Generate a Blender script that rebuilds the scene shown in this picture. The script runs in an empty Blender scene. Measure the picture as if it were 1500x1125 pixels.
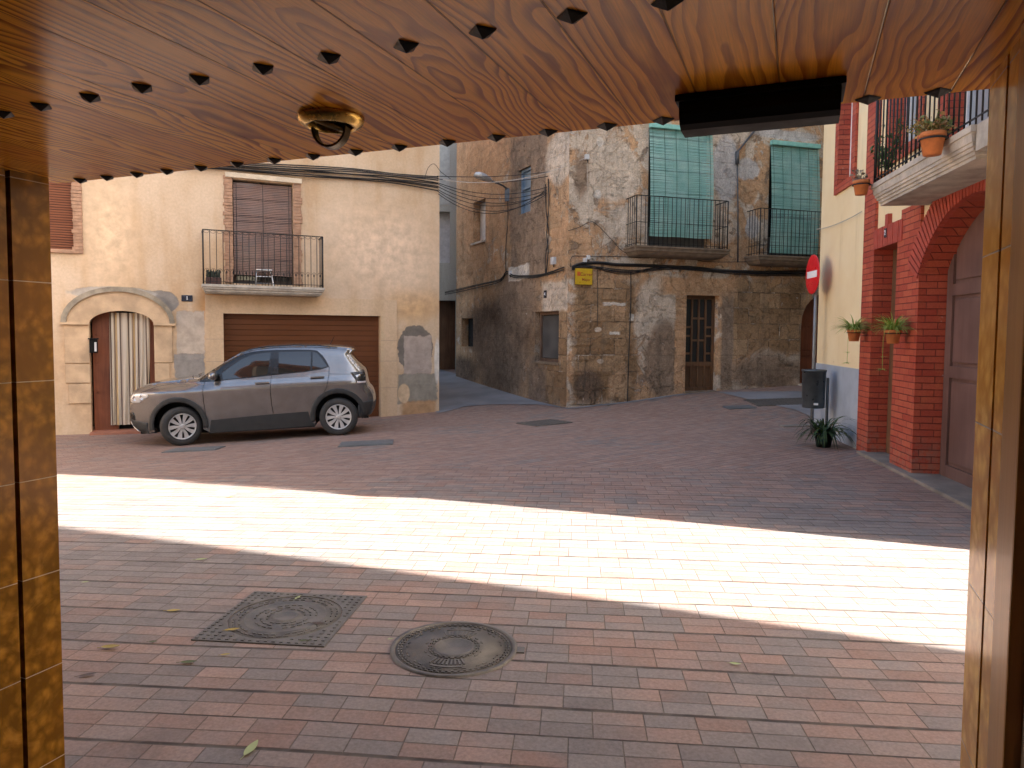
import bpy, bmesh, math, random
import numpy as np
from mathutils import Vector, Matrix, geometry
random.seed(7)
R = math.radians
scene = bpy.context.scene
COL = scene.collection
# ------------------------------------------------------------------ camera
EYE = 1.5
FPX, PCX, PCY = 1050.0, 750.0, 547.7
CAMR = Matrix.Rotation(R(90-3.2), 3, 'X') @ Matrix.Rotation(0.0078, 3, 'Z')
cam = bpy.data.objects.new('camera', bpy.data.cameras.new('camera'))
COL.objects.link(cam)
cam.matrix_world = Matrix.Translation((0, 0, EYE)) @ CAMR.to_4x4()
cam.data.sensor_width = 36; cam.data.lens = 36*FPX/1500
cam.data.shift_y = -(562.5-PCY)/1500
cam.data.clip_start = 0.02; cam.data.clip_end = 500
scene.camera = cam
def ray(px, py):
    return CAMR @ Vector(((px-PCX)/FPX, -(py-PCY)/FPX, -1))
def at(px, py, Y):
    d = ray(px, py); k = Y/d.y
    return Vector((d.x*k, Y, EYE+d.z*k))
# ------------------------------------------------------------------ ground height
_cp = [at(*a) for a in [(85,637,13.08),(643,603,16.2),(265,653,11.9),(498,637,12.35),(830,598,15.3),
      (925,590,15.6),(1000,578,15.95),(1100,570,16.5),(1180,563,17.1),(668,552,21.5),(750,576,18)]]
_cp = [(p.x, p.y, p.z) for p in _cp]
_cp += [(5.2,11.8,0.0),(4.4,8.1,0),(4.3,6.5,0),(-1,3.4,0),(-2.2,2.6,0),(2,2,0),(0,0,0),(-3,4.5,-.02),(3,4.5,0),(0,8,-.04),(-5,7,-.1),(2,10,-.04),
      (-15,5,-.3),(20,3,0),(0,-8,0),(20,22,.6),(-14,25,-.1),(0,40,.9),(-4,27,.45),(-12,10,-.3),(9,19,.5)]
_P = np.array(_cp, float)
def _phi(r): return np.where(r > 1e-9, r*r*np.log(np.maximum(r, 1e-9)), 0.0)
_n = len(_P)
_K = _phi(np.linalg.norm(_P[:, None, :2]-_P[None, :, :2], axis=2)) + np.eye(_n)*0.6
_A = np.zeros((_n+3, _n+3)); _A[:_n, :_n] = _K
_A[:_n, _n] = 1; _A[:_n, _n+1:] = _P[:, :2]; _A[_n:, :_n] = _A[:_n, _n:].T
_w = np.linalg.solve(_A, np.concatenate([_P[:, 2], np.zeros(3)]))
def gz_arr(X, Y):
    X = np.clip(np.asarray(X, float), -15, 20); Y = np.clip(np.asarray(Y, float), -8, 40)
    r = np.sqrt((X[..., None]-_P[:, 0])**2+(Y[..., None]-_P[:, 1])**2)
    z = (_phi(r)*_w[:_n]).sum(-1)+_w[_n]+_w[_n+1]*X+_w[_n+2]*Y
    return np.clip(z, -.6, 1.3)
def gz(x, y): return float(gz_arr(np.array([x]), np.array([y]))[0])
def gp(px, py):
    d = ray(px, py); z = 0.0
    for _ in range(30):
        k = (z-EYE)/d.z; z = z*.3+.7*gz(d.x*k, d.y*k)
    return Vector((d.x*k, d.y*k, gz(d.x*k, d.y*k)))
# ------------------------------------------------------------------ frames, objects
class Frame:
    def __init__(s, o, u):
        u = Vector((u[0], u[1], 0)).normalized(); v = Vector((-u.y, u.x, 0))
        s.o = Vector(o); s.u = u; s.v = v
        m = Matrix.Identity(4)
        for i, c in enumerate((u, v, Vector((0, 0, 1)))):
            for r_ in range(3): m[r_][i] = c[r_]
        for r_ in range(3): m[r_][3] = s.o[r_]
        s.m = m
    def pt(s, px, py, v=0.0):
        d = ray(px, py); q = s.o+s.v*v-Vector((0, 0, EYE))
        k = q.dot(s.v)/d.dot(s.v); w = Vector((0, 0, EYE))+d*k-s.o
        return w.dot(s.u), w.z
    def w(s, u, v, z): return s.o+s.u*u+s.v*v+Vector((0, 0, z))
    def ground(s, u, v=0.0):
        p = s.w(u, v, 0); return gz(p.x, p.y)-s.o.z
    def loc(s, p):
        q = Vector(p)-s.o; return Vector((q.dot(s.u), q.dot(s.v), q.z))
WM = {}
ID = Matrix.Identity(4)
def tag(o, label=None, cat=None, group=None, kind=None):
    if label: o['label'] = label
    if cat: o['category'] = cat
    if group: o['group'] = group
    if kind: o['kind'] = kind
    return o
def link(o, parent=None, M=None):
    COL.objects.link(o)
    M = (M.m if isinstance(M, Frame) else M)
    if M is None: M = WM[parent.name] if parent else ID
    if parent:
        o.parent = parent; o.matrix_local = WM[parent.name].inverted() @ M
    else: o.matrix_world = M
    WM[o.name] = M.copy()
    return o
def thing(name, label, cat, loc=(0, 0, 0), rot=None, group=None, kind=None, M=None):
    o = bpy.data.objects.new(name, None); o.empty_display_size = .2
    if M is None:
        M = Matrix.Translation(loc)
        if rot is not None: M = M @ (rot if isinstance(rot, Matrix) else Matrix.Rotation(rot, 4, 'Z'))
    link(o, None, M)
    return tag(o, label, cat, group, kind)
class MB:
    def __init__(s): s.bm = bmesh.new()
    def quad(s, pts, mi=0):
        f = s.bm.faces.new([s.bm.verts.new(p) for p in pts]); f.material_index = mi; return f
    def box(s, x0, x1, y0, y1, z0, z1, M=None, mi=0, bev=0):
        x0, x1 = min(x0, x1), max(x0, x1); y0, y1 = min(y0, y1), max(y0, y1); z0, z1 = min(z0, z1), max(z0, z1)
        vs = [s.bm.verts.new((x, y, z)) for x in (x0, x1) for y in (y0, y1) for z in (z0, z1)]
        fs = []
        for idx in ((0,1,3,2),(4,6,7,5),(0,4,5,1),(2,3,7,6),(0,2,6,4),(1,5,7,3)):
            f = s.bm.faces.new([vs[i] for i in idx]); f.material_index = mi; fs.append(f)
        if bev:
            es = list({e for f in fs for e in f.edges})
            g = bmesh.ops.bevel(s.bm, geom=es, offset=bev, segments=2, affect='EDGES', profile=.6)
            vs = list({v for f in g['faces'] for v in f.verts} | {v for v in vs if v.is_valid})
        if M is not None:
            for v in vs: v.co = M @ v.co
        return s
    def tube(s, pts, r, seg=6, cap=True):
        pts = [Vector(p) for p in pts]; rings = []
        rr = r if isinstance(r, (list, tuple)) else [r]*len(pts)
        up = Vector((0, 0, 1))
        for i, p in enumerate(pts):
            t = (pts[min(i+1, len(pts)-1)]-pts[max(i-1, 0)])
            if t.length < 1e-9: t = Vector((0, 0, 1))
            t.normalize()
            a = t.cross(up)
            if a.length < .05: a = t.cross(Vector((1, 0, 0)))
            a.normalize(); b = t.cross(a)
            rings.append([s.bm.verts.new(p+(a*math.cos(k*2*math.pi/seg)+b*math.sin(k*2*math.pi/seg))*rr[i]) for k in range(seg)])
        for i in range(len(rings)-1):
            for k in range(seg):
                s.bm.faces.new((rings[i][k], rings[i][(k+1) % seg], rings[i+1][(k+1) % seg], rings[i+1][k])).smooth = seg > 5
        if cap:
            s.bm.faces.new(rings[0][::-1]); s.bm.faces.new(rings[-1])
        return s
    def lathe(s, prof, c=(0, 0, 0), seg=32, M=None, smooth=True):
        rings = []
        for r, z in prof:
            if r < 1e-6: rings.append([s.bm.verts.new((c[0], c[1], c[2]+z))])
            else: rings.append([s.bm.verts.new((c[0]+r*math.cos(k*2*math.pi/seg), c[1]+r*math.sin(k*2*math.pi/seg), c[2]+z)) for k in range(seg)])
        for a, b in zip(rings, rings[1:]):
            for k in range(seg):
                q = [a[k % len(a)], a[(k+1) % len(a)], b[(k+1) % len(b)], b[k % len(b)]]
                q2 = []
                for v in q:
                    if v not in q2: q2.append(v)
                if len(q2) > 2:
                    try: s.bm.faces.new(q2).smooth = smooth
                    except ValueError: pass
        if M is not None:
            for ring in rings:
                for v in ring: v.co = M @ v.co
        return s
    def slab(s, outer, holes=(), y0=0.0, y1=.3):
        """2D outline (x,z) with holes, extruded from y0 to y1"""
        bm = s.bm; es = []
        for loop in [outer]+list(holes):
            vs = [bm.verts.new((p[0], y0, p[1])) for p in loop]
            es += [bm.edges.new((vs[i], vs[(i+1) % len(vs)])) for i in range(len(vs))]
        g = bmesh.ops.triangle_fill(bm, edges=es, use_beauty=True, use_dissolve=False)
        fs = [f for f in g['geom'] if isinstance(f, bmesh.types.BMFace)]
        if abs(y1-y0) > 1e-6:
            ex = bmesh.ops.extrude_face_region(bm, geom=fs, use_keep_orig=True)
            nv = [v for v in ex['geom'] if isinstance(v, bmesh.types.BMVert)]
            for v in nv: v.co.y += (y1-y0)
        return s
    def build(s, name, mat, parent=None, M=None, smooth=False, recalc=True, doubles=False):
        if doubles: bmesh.ops.remove_doubles(s.bm, verts=s.bm.verts, dist=1e-5)
        if recalc: bmesh.ops.recalc_face_normals(s.bm, faces=s.bm.faces)
        me = bpy.data.meshes.new(name); s.bm.to_mesh(me); s.bm.free()
        for m in (mat if isinstance(mat, (list, tuple)) else [mat]): me.materials.append(m)
        if smooth:
            for p in me.polygons: p.use_smooth = True
        o = bpy.data.objects.new(name, me)
        return link(o, parent, M)
def text(name, body, size, mat, parent, F, u, v, z, ext=.003, bold=0.0, align='CENTER', rz=0):
    c = bpy.data.curves.new(name, 'FONT'); c.body = body; c.size = size; c.extrude = ext; c.offset = bold
    c.align_x = align; c.align_y = 'CENTER'
    t = bpy.data.objects.new('tmp_text', c); COL.objects.link(t)
    dg = bpy.context.evaluated_depsgraph_get(); dg.update()
    me = bpy.data.meshes.new_from_object(t.evaluated_get(dg))
    bpy.data.objects.remove(t)
    me.transform(Matrix.Translation((u, v, z)) @ Matrix.Rotation(rz, 4, 'Z') @ Matrix.Rotation(R(90), 4, 'X'))
    me.materials.clear(); me.materials.append(mat)
    return link(bpy.data.objects.new(name, me), parent, F)
# ------------------------------------------------------------------ node expressions
class V:
    def __init__(s, m, sock): s.m = m; s.s = sock
    def _b(s, op, o, sw=False):
        n = s.m.nt.nodes.new('ShaderNodeMath'); n.operation = op
        a, b = (o, s) if sw else (s, o)
        for i, x in enumerate((a, b)):
            if isinstance(x, V): s.m.nt.links.new(x.s, n.inputs[i])
            elif x is not None: n.inputs[i].default_value = x
        return V(s.m, n.outputs[0])
    def __add__(s, o): return s._b('ADD', o)
    __radd__ = __add__
    def __sub__(s, o): return s._b('SUBTRACT', o)
    def __rsub__(s, o): return s._b('SUBTRACT', o, True)
    def __mul__(s, o): return s._b('MULTIPLY', o)
    __rmul__ = __mul__
    def __truediv__(s, o): return s._b('DIVIDE', o)
    def min(s, o): return s._b('MINIMUM', o)
    def max(s, o): return s._b('MAXIMUM', o)
    def gt(s, o): return s._b('GREATER_THAN', o)
    def lt(s, o): return s._b('LESS_THAN', o)
    def mod(s, o): return s._b('FLOORED_MODULO', o)
    def pow(s, o): return s._b('POWER', o)
    def floor(s): return s._b('FLOOR', None)
    def frac(s): return s._b('FRACT', None)
    def abs(s): return s._b('ABSOLUTE', None)
    def sin(s): return s._b('SINE', None)
    def sqrt(s): return s._b('SQRT', None)
    def ss(s, a, b, lo=0.0, hi=1.0):
        n = s.m.nt.nodes.new('ShaderNodeMapRange'); n.interpolation_type = 'SMOOTHSTEP'
        s.m.nt.links.new(s.s, n.inputs[0])
        for i, x in enumerate((a, b, lo, hi)): n.inputs[i+1].default_value = x
        return V(s.m, n.outputs[0])
class Mat:
    def __init__(s, name):
        s.mat = bpy.data.materials.new(name); s.mat.use_nodes = True
        s.nt = s.mat.node_tree; s.nt.nodes.clear(); s._c = {}
    def node(s, t, **k):
        n = s.nt.nodes.new(t)
        for a, b in k.items(): setattr(n, a, b)
        return n
    def put(s, inp, x):
        if x is None: return
        if isinstance(x, V): s.nt.links.new(x.s, inp)
        elif isinstance(x, bpy.types.NodeSocket): s.nt.links.new(x, inp)
        elif isinstance(x, (tuple, list)):
            n = len(inp.default_value); x = tuple(x)+(1.0,)*(n-len(x)); inp.default_value = x[:n]
        else: inp.default_value = x
    def obj(s):
        if 'o' not in s._c: s._c['o'] = s.node('ShaderNodeTexCoord').outputs['Object']
        return s._c['o']
    def xyz(s, vec=None):
        n = s.node('ShaderNodeSeparateXYZ'); s.nt.links.new(vec or s.obj(), n.inputs[0])
        return [V(s, o) for o in n.outputs]
    def comb(s, x=0.0, y=0.0, z=0.0):
        n = s.node('ShaderNodeCombineXYZ')
        for i, a in enumerate((x, y, z)): s.put(n.inputs[i], a)
        return n.outputs[0]
    def noise(s, scale, detail=4, rough=.5, dist=0.0, vec=None, col=False):
        n = s.node('ShaderNodeTexNoise'); s.put(n.inputs['Vector'], vec or s.obj())
        n.inputs['Scale'].default_value = scale; n.inputs['Detail'].default_value = detail
        n.inputs['Roughness'].default_value = rough; n.inputs['Distortion'].default_value = dist
        return n.outputs['Color'] if col else V(s, n.outputs['Fac'])
    def vor(s, scale, feature='F1', vec=None, out='Distance', rnd=1.0):
        n = s.node('ShaderNodeTexVoronoi', feature=feature); s.put(n.inputs['Vector'], vec or s.obj())
        n.inputs['Scale'].default_value = scale; n.inputs['Randomness'].default_value = rnd
        return V(s, n.outputs[out])
    def white(s, x, y=0.0):
        n = s.node('ShaderNodeTexWhiteNoise', noise_dimensions='3D'); s.put(n.inputs['Vector'], s.comb(x, y, 0.0))
        return V(s, n.outputs['Value'])
    def mapv(s, vec, scale=(1, 1, 1), rot=(0, 0, 0), loc=(0, 0, 0)):
        n = s.node('ShaderNodeMapping'); s.put(n.inputs['Vector'], vec)
        n.inputs['Scale'].default_value = scale; n.inputs['Rotation'].default_value = rot; n.inputs['Location'].default_value = loc
        return n.outputs[0]
    def mix(s, f, a, b, mode='MIX'):
        n = s.node('ShaderNodeMix', data_type='RGBA', blend_type=mode)
        s.put(n.inputs[0], f); s.put(n.inputs[6], a); s.put(n.inputs[7], b)
        return n.outputs[2]
    def mul(s, col, f):
        g = s.comb(f, f, f); return s.mix(1.0, col, g, 'MULTIPLY')
    def bump(s, h, dist=.01, strength=1.0, normal=None):
        n = s.node('ShaderNodeBump'); s.put(n.inputs['Height'], h); n.inputs['Distance'].default_value = dist
        n.inputs['Strength'].default_value = strength
        if normal: s.put(n.inputs['Normal'], normal)
        return n.outputs[0]
    def out(s, col=(.5, .5, .5), rough=.8, metal=0.0, normal=None, coat=0.0, coat_rough=.05, spec=.5, trans=0.0, ior=1.45, coat_normal=None, sub=0):
        b = s.node('ShaderNodeBsdfPrincipled'); o = s.node('ShaderNodeOutputMaterial')
        s.nt.links.new(b.outputs[0], o.inputs[0])
        s.put(b.inputs['Base Color'], col); s.put(b.inputs['Roughness'], rough); s.put(b.inputs['Metallic'], metal)
        s.put(b.inputs['Normal'], normal); s.put(b.inputs['Coat Weight'], coat); b.inputs['Coat Roughness'].default_value = coat_rough
        b.inputs['Specular IOR Level'].default_value = spec; b.inputs['Transmission Weight'].default_value = trans
        b.inputs['IOR'].default_value = ior
        return s.mat
def simple(name, c, rough=.7, metal=0.0, var=.15, scale=8.0, bump=0.0, bscale=60.0, coat=0.0, spec=.5):
    m = Mat(name); n = m.noise(scale, 5, .6)
    col = m.mul(c, n.ss(.25, .75, 1-var, 1+var))
    nb = m.bump(m.noise(bscale, 4, .6), bump) if bump else None
    return m.out(col, m.noise(scale*2, 3).ss(.3, .7, max(rough-.08, 0), min(rough+.08, 1)), metal, nb, coat=coat, spec=spec)
# ------------------------------------------------------------------ frames of the place
FC = Frame((-1.65, 16.2, 0), (1, .47))            # cream house facade
FF = Frame((1.17, 15.3, 0), (1, .296))            # old house, front
FL = Frame((1.17, 15.3, 0), (.457, -1))           # old house, alley side
_p = gp(1320, 690)
FR = Frame((_p.x, _p.y, 0), (-.153, -1))          # yellow and red house
FG = Frame((-3.2, 23.0, 0), (1, .05))             # grey house in the alley
FO = Frame((-1.47, 2.3, 0), (.9285, -.3714))      # our own doorway, v>0 is outside
OW, CH = 2.534, 1.98                              # doorway width, soffit height
# ------------------------------------------------------------------ materials
def m_paving():
    m = Mat('clay_paving'); x, y, z = m.xyz()
    wob = (m.noise(.35, 2)-.5)*.10
    def layout(a, L=.2, H=.1, thick=True, ph=0.0):
        c, s_ = math.cos(a), math.sin(a)
        u = x*c+y*s_; v = y*c-x*s_+wob+ph
        row = (v/H).floor(); pair = (row/2+.01).floor()
        rv = (v/H).frac()
        uu = u/L+pair.mod(2)*.5+m.white(pair, 3.1)*.25
        col = uu.floor(); ru = uu.frac()
        du = (ru.min(1-ru))*L; dv = (rv.min(1-rv))*H
        pv = (v/(2*H)).frac(); dp = pv.min(1-pv)*(2*H)
        j = (du.ss(.001, .0035, 1, 0)*.6).max(dv.ss(.0012, .004, 1, 0)*.65).max(dp.ss(.0018, .006, 1, 0))
        if thick:
            q = (v/(4*H)).frac(); dq = q.min(1-q)*(4*H)
            gate = m.noise(.9, 2, vec=m.mapv(m.obj(), (1, 3, 1))).ss(.34, .42)
            j = j.max(dq.ss(.006, .013, 1, 0)*gate*.9)
        return j, m.white(col, row), m.white(col+37.0, row+11.0)
    j1, r1, q1 = layout(R(-5.2))
    j2, r2, q2 = layout(R(38), .2, .1, False)
    # the bands run straight up to a line, beyond it the bricks lie diagonally
    far = (y+x*.10).gt(8.3)
    m1 = m.node('ShaderNodeMix', data_type='FLOAT'); 
    def fm(f, a, b):
        n = m.node('ShaderNodeMix', data_type='FLOAT'); m.put(n.inputs[0], f); m.put(n.inputs[2], a); m.put(n.inputs[3], b); return V(m, n.outputs[0])
    m.nt.nodes.remove(m1)
    j = fm(far, j1, j2); r = fm(far, r1, r2); q = fm(far, q1, q2)
    big = m.noise(.55, 3, .55); med = m.noise(2.3, 4, .6)
    greyish = (r*.34+big*1.15+med*.45-(y+x*.10).ss(5.2, 8.6)*.24).ss(.74, 1.10)
    red = m.mix(q, (.238, .145, .110), (.300, .198, .154))
    grey = m.mix(q, (.160, .135, .122), (.212, .180, .160))
    col = m.mix(greyish, red, grey)
    col = m.mix(m.noise(5, 6, .7).ss(.35, .75)*.45, col, (.22, .18, .155))
    col = m.mul(col, m.noise(60, 4, .7).ss(.2, .8, .78, 1.22))
    stain = m.noise(1.3, 5, .65, .6).ss(.58, .72)*.45
    col = m.mix(stain, col, (.12, .095, .085))
    pale = m.noise(1.7, 5, .7, 1.0).ss(.60, .8)*.30
    col = m.mix(pale, col, (.42, .36, .32))
    col = m.mix(j, col, m.mix(m.noise(9, 3).ss(.4, .6), (.045, .034, .028), (.10, .08, .062)))
    h = (1-j)*1.0+r*.35+m.noise(45, 5, .65)*.22
    nb = m.bump(h, .006, .9)
    return m.out(col, m.noise(7, 3).ss(.3, .7, .62, .85), 0, nb, spec=.35)
def m_plaster(name, c1, c2, c3, grey=(.33, .30, .27), stains=()):
    """painted render with blotches, rain streaks and optional stain patches (u, z, hu, hz, colour)"""
    m = Mat(name); x, y, z = m.xyz()
    a = m.noise(.7, 5, .6, .5); b = m.noise(2.6, 5, .65, .4)
    st = m.noise(1.2, 4, .6, vec=m.mapv(m.obj(), (1.6, 1.6, .22)))
    col = m.mix(a.ss(.3, .7), c1, c2)
    col = m.mix(st.ss(.45, .72)*.7, col, c3)
    col = m.mix(b.ss(.5, .75)*.35, col, c2)
    col = m.mul(col, m.noise(22, 5, .7).ss(.25, .75, .9, 1.08))
    hh = m.noise(90, 4, .6)*.35+m.noise(9, 3)*.8
    wc = m.noise(1.9, 5, .6, col=True)
    for (cu, cz, hu, hz, cc, soft, kind) in stains:
        w = m.mix(.30*min(hu, hz) if kind == 'ell' else .22*min(hu, hz), m.obj(), wc, 'ADD')
        wx, wy, wz = m.xyz(w); off = .5*(.30 if kind == 'ell' else .22)*min(hu, hz)
        du = ((wx-(cu+off))/hu).abs(); dz = ((wz-(cz+off))/hz).abs()
        d = (du*du+dz*dz).sqrt() if kind == 'ell' else du.max(dz)
        d = d+(m.noise(7, 4, .6)-.5)*.35
        k = d.ss(1-soft, 1+soft, 1, 0)
        col = m.mix(k, col, m.mul(cc, m.noise(5, 5, .65).ss(.25, .75, .78, 1.2)))
        hh = hh-k*.8
    return m.out(col, .9, 0, m.bump(hh, .006, .8), spec=.2)
def m_old(name, base, spots, blocks=None):
    """layers of old render coming off stone; spots = (u, z, hu, hz, kind, look, soft)"""
    m = Mat(name); x, y, z = m.xyz()
    wc = m.noise(1.6, 6, .62, col=True); wf = m.noise(6.0, 6, .65, col=True)
    n1 = m.noise(1.1, 8, .66, .8); n2 = m.noise(2.6, 8, .7, .6); n3 = m.noise(.45, 4, .6)
    fine = m.noise(30, 6, .75); mid = m.noise(8, 7, .72, .4)
    ochre = m.mix(mid.ss(.3, .7), (.42, .245, .13), (.55, .36, .215))
    pale = m.mix(mid.ss(.3, .7), (.48, .385, .29), (.60, .51, .41))
    cement = m.mix(mid.ss(.3, .7), (.215, .15, .105), (.30, .22, .155))
    dark = m.mix(mid.ss(.3, .7), (.10, .068, .046), (.18, .122, .084))
    blueish = m.mix(mid.ss(.3, .7), (.43, .40, .37), (.54, .51, .49))
    # stone blocks
    br = m.node('ShaderNodeTexBrick'); br.offset = .5
    wv = m.mix(.05, m.comb(x, z, 0.0), wf, 'ADD')
    m.put(br.inputs['Vector'], wv); br.inputs['Scale'].default_value = 1.0
    br.inputs['Brick Width'].default_value = .56; br.inputs['Row Height'].default_value = .36
    br.inputs['Mortar Size'].default_value = .012; br.inputs['Mortar Smooth'].default_value = .4
    br.inputs['Color1'].default_value = (0, 0, 0, 1); br.inputs['Color2'].default_value = (1, 1, 1, 1); br.inputs['Mortar'].default_value = (.5, .5, .5, 1)
    bc = m.xyz(br.outputs['Color'])[0]; bf = V(m, br.outputs['Fac'])
    stone = m.mix(bc, (.235, .14, .072), (.39, .255, .145))
    stone = m.mix(mid.ss(.45, .75)*.7, stone, (.13, .095, .06))
    stone = m.mix(bf*m.noise(2.2, 3).ss(.4, .6), stone, m.mix(n2.ss(.5, .6), (.09, .06, .04), (.60, .50, .40)))
    looks = dict(ochre=ochre, pale=pale, cement=cement, dark=dark, blue=blueish, stone=stone,
                 white=m.mix(mid.ss(.3, .7), (.56, .50, .42), (.68, .62, .55)), orange=m.mix(mid.ss(.3, .7), (.40, .245, .135), (.50, .340, .205)))
    col = m.mix(n1.ss(.47, .53), looks[base[0]], looks[base[1]])
    hh = n1.ss(.47, .53)*.9
    k2 = n2.ss(.565, .60)
    col = m.mix(k2*.85, col, looks[base[2]]); hh = hh-k2*1.0
    k3 = m.noise(1.9, 8, .7, 1.2).ss(.62, .66)
    col = m.mix(k3*.8, col, looks[base[3]]); hh = hh+k3*.5
    for (cu, cz, hu, hz, kind, look, soft) in spots:
        am = .8*min(hu, hz)
        w = m.mix(min(am, 1), m.obj(), wc, 'ADD'); w = m.mix(.10, w, wf, 'ADD')
        wx, wy, wz = m.xyz(w); off = .5*min(am, 1)+.05
        du = ((wx-(cu+off))/hu).abs(); dz = ((wz-(cz+off))/hz).abs()
        d = (du*du+dz*dz).sqrt() if kind == 'ell' else du.max(dz)
        k = d.ss(1-soft, 1+soft, 1, 0)
        col = m.mix(k, col, looks[look]); hh = hh-k*(.9 if look in ('stone', 'dark') else .3)
    # dirt, streaks, cracks
    st = m.noise(1.6, 6, .65, vec=m.mapv(m.obj(), (2.4, 2.4, .25))).ss(.52, .70)
    col = m.mix(st*.40, col, (.13, .10, .075))
    ck = m.noise(1.3, 9, .72, vec=m.mapv(m.obj(), (1, 1, .8))); ck = (ck-.5).abs().ss(.0, .0045, 1, 0)*m.noise(.8, 2).ss(.60, .66)
    col = m.mix(ck*.85, col, (.05, .035, .025))
    damp = (z+(n2-.5)*1.6).ss(.15, 1.5, 1, 0)
    col = m.mix(damp*.22, col, dark)
    col = m.mul(col, fine.ss(.25, .75, .62, 1.28)); col = m.mul(col, n3.ss(.3, .7, .80, 1.16)); col = m.mul(col, m.noise(3.5, 6, .7, .5).ss(.3, .65, .86, 1.14))
    fl = m.noise(4.2, 8, .74, .8).ss(.655, .672); col = m.mix(fl*.75, col, looks['white']); hh = hh+fl*.4
    gouge = m.noise(3.3, 9, .78, 1.4).ss(.665, .70); col = m.mix(gouge*.8, col, (.075, .048, .032)); hh = hh-gouge*1.3
    pit = m.vor(26).ss(.05, .16, 1, 0)*n2.ss(.45, .6)
    col = m.mix(pit*.5, col, (.10, .07, .05))
    hh = hh*.9+fine*.35+mid*.7-ck*1.2-pit*.5-bf*.5
    return m.out(col, .92, 0, m.bump(hh, .018, 1.0), spec=.15)
def m_brickpaint(name='red_painted_brick', vertical=False):
    m = Mat(name); x, y, z = m.xyz(); s = x+y
    a, b = (z, s) if vertical else (s, z)
    row = (b/.072).floor(); rv = (b/.072).frac(); uu = a/.25+row.mod(2)*.5+m.white(row, 2.0)*.1; ru = uu.frac()
    w = (m.noise(20, 3)-.5)*.004
    jn = (ru.min(1-ru)*.25).min(rv.min(1-rv)*.072)+w; j = jn.ss(.001, .0065, 1, 0)
    r = m.white(uu.floor(), row)
    col = m.mix(r, (.35, .056, .032), (.44, .095, .050))
    col = m.mix(m.noise(3, 6, .7).ss(.5, .72)*.5, col, (.47, .14, .06))
    col = m.mix(m.noise(6, 5, .7).ss(.68, .75)*.7, col, (.42, .33, .30))
    col = m.mul(col, m.noise(50, 4, .6).ss(.2, .8, .86, 1.12))
    dz_ = (z+(m.noise(4, 5, .7)-.5)*1.1).ss(.0, .55, 1, 0)*m.noise(11, 5, .7).ss(.42, .6); col = m.mix(dz_*.55, col, (.24, .15, .11))
    col = m.mix(j*.8, col, (.13, .024, .02))
    return m.out(col, .6, 0, m.bump((1-j)+r*.3+m.noise(60, 4)*.25, .008, 1), spec=.35)
def m_soffit():
    """varnished pine boards running out of the doorway (along local y); boards .155 wide"""
    m = Mat('varnished_pine_boards'); x, y, z = m.xyz()
    bw = .155; bi = (x/bw).floor(); bx = (x/bw).frac(); rnd = m.white(bi, 5.0); rnd2 = m.white(bi, 9.0)
    # nested growth rings: a cone cut lengthways gives flame figures
    seam = (bx.min(1-bx)*bw).ss(.0006, .0022, 1, 0)
    cx = (bx-.5)*bw+(rnd-.5)*.10
    vec = m.comb(x*1.0+rnd*7, y*.28+rnd2*5, rnd*9)
    wob = m.noise(3.2, 3, .5, .3, vec=vec); wob2 = m.noise(9, 3, .5, vec=vec)
    rad = (cx*cx*1.0+((wob-.5)*.20).pow(2)).sqrt()
    ph = rad*42+y*(rnd2-.5)*3+wob*(10+rnd*12)+wob2*1.6
    f = ph.frac(); ring = f.ss(.35, .88)*(f.ss(.93, 1.0, 1, 0))
    fine = m.noise(1, 5, .7, vec=m.comb(x*260, y*6, 0.0))
    latew = m.mix(rnd, (.20, .050, .005), (.28, .078, .008))
    early = m.mix(rnd2, (.84, .385, .032), (.72, .295, .022))
    col = m.mix(ring*m.noise(.8, 2, vec=vec).ss(.36, .55, .62, 1.0), early, latew)
    col = m.mix(m.noise(1.2, 4, .6, vec=vec).ss(.35, .75)*.5, col, (.52, .17, .022))
    col = m.mul(col, fine.ss(.25, .75, .78, 1.15))
    kn = m.vor(1.0, vec=m.comb(x*3.2+rnd*3, y*1.5, 0.0)).ss(.03, .07, 1, 0)
    col = m.mix(kn*.8, col, (.10, .03, .008))
    col = m.mix(seam*.65, col, (.04, .014, .005))
    hh = 1-seam*2.0+ring*.10+fine*.10
    nb = m.bump(hh, .0012, .8)
    return m.out(col, .19, 0, nb, spec=.17)
def m_tile(name='amber_glazed_tile', lit_gain=0.0):  # the gain paints a brighter, lit look into the tile colour
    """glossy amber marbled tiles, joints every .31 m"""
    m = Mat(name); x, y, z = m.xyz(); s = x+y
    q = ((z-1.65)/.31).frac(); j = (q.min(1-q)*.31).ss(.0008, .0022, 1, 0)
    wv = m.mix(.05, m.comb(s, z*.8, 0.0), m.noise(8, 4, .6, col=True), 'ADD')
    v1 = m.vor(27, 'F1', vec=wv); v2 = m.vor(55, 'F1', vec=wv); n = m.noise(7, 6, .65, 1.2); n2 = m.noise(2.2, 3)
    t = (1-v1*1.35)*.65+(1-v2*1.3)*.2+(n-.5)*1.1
    col = m.mix(t.ss(.0, 1.05), (.135+lit_gain*.75, .060+lit_gain*.34, .007+lit_gain*.05), (.43+lit_gain*1.1, .20+lit_gain*.82, .024+lit_gain*.22))
    col = m.mix(n.ss(.5, .8)*.45, col, (.42+lit_gain*.9, .21+lit_gain*.7, .045+lit_gain*.2))
    col = m.mix(n2.ss(.4, .65)*.5, col, (.22+lit_gain*.8, .085+lit_gain*.4, .013+lit_gain*.06))
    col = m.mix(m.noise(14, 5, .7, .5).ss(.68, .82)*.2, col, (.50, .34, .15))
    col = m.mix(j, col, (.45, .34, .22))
    return m.out(col, .17, 0, m.bump(1-j*1.5+m.noise(5, 2)*.15, .0015, .8), coat=.0, coat_rough=.05, spec=.20)
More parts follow.
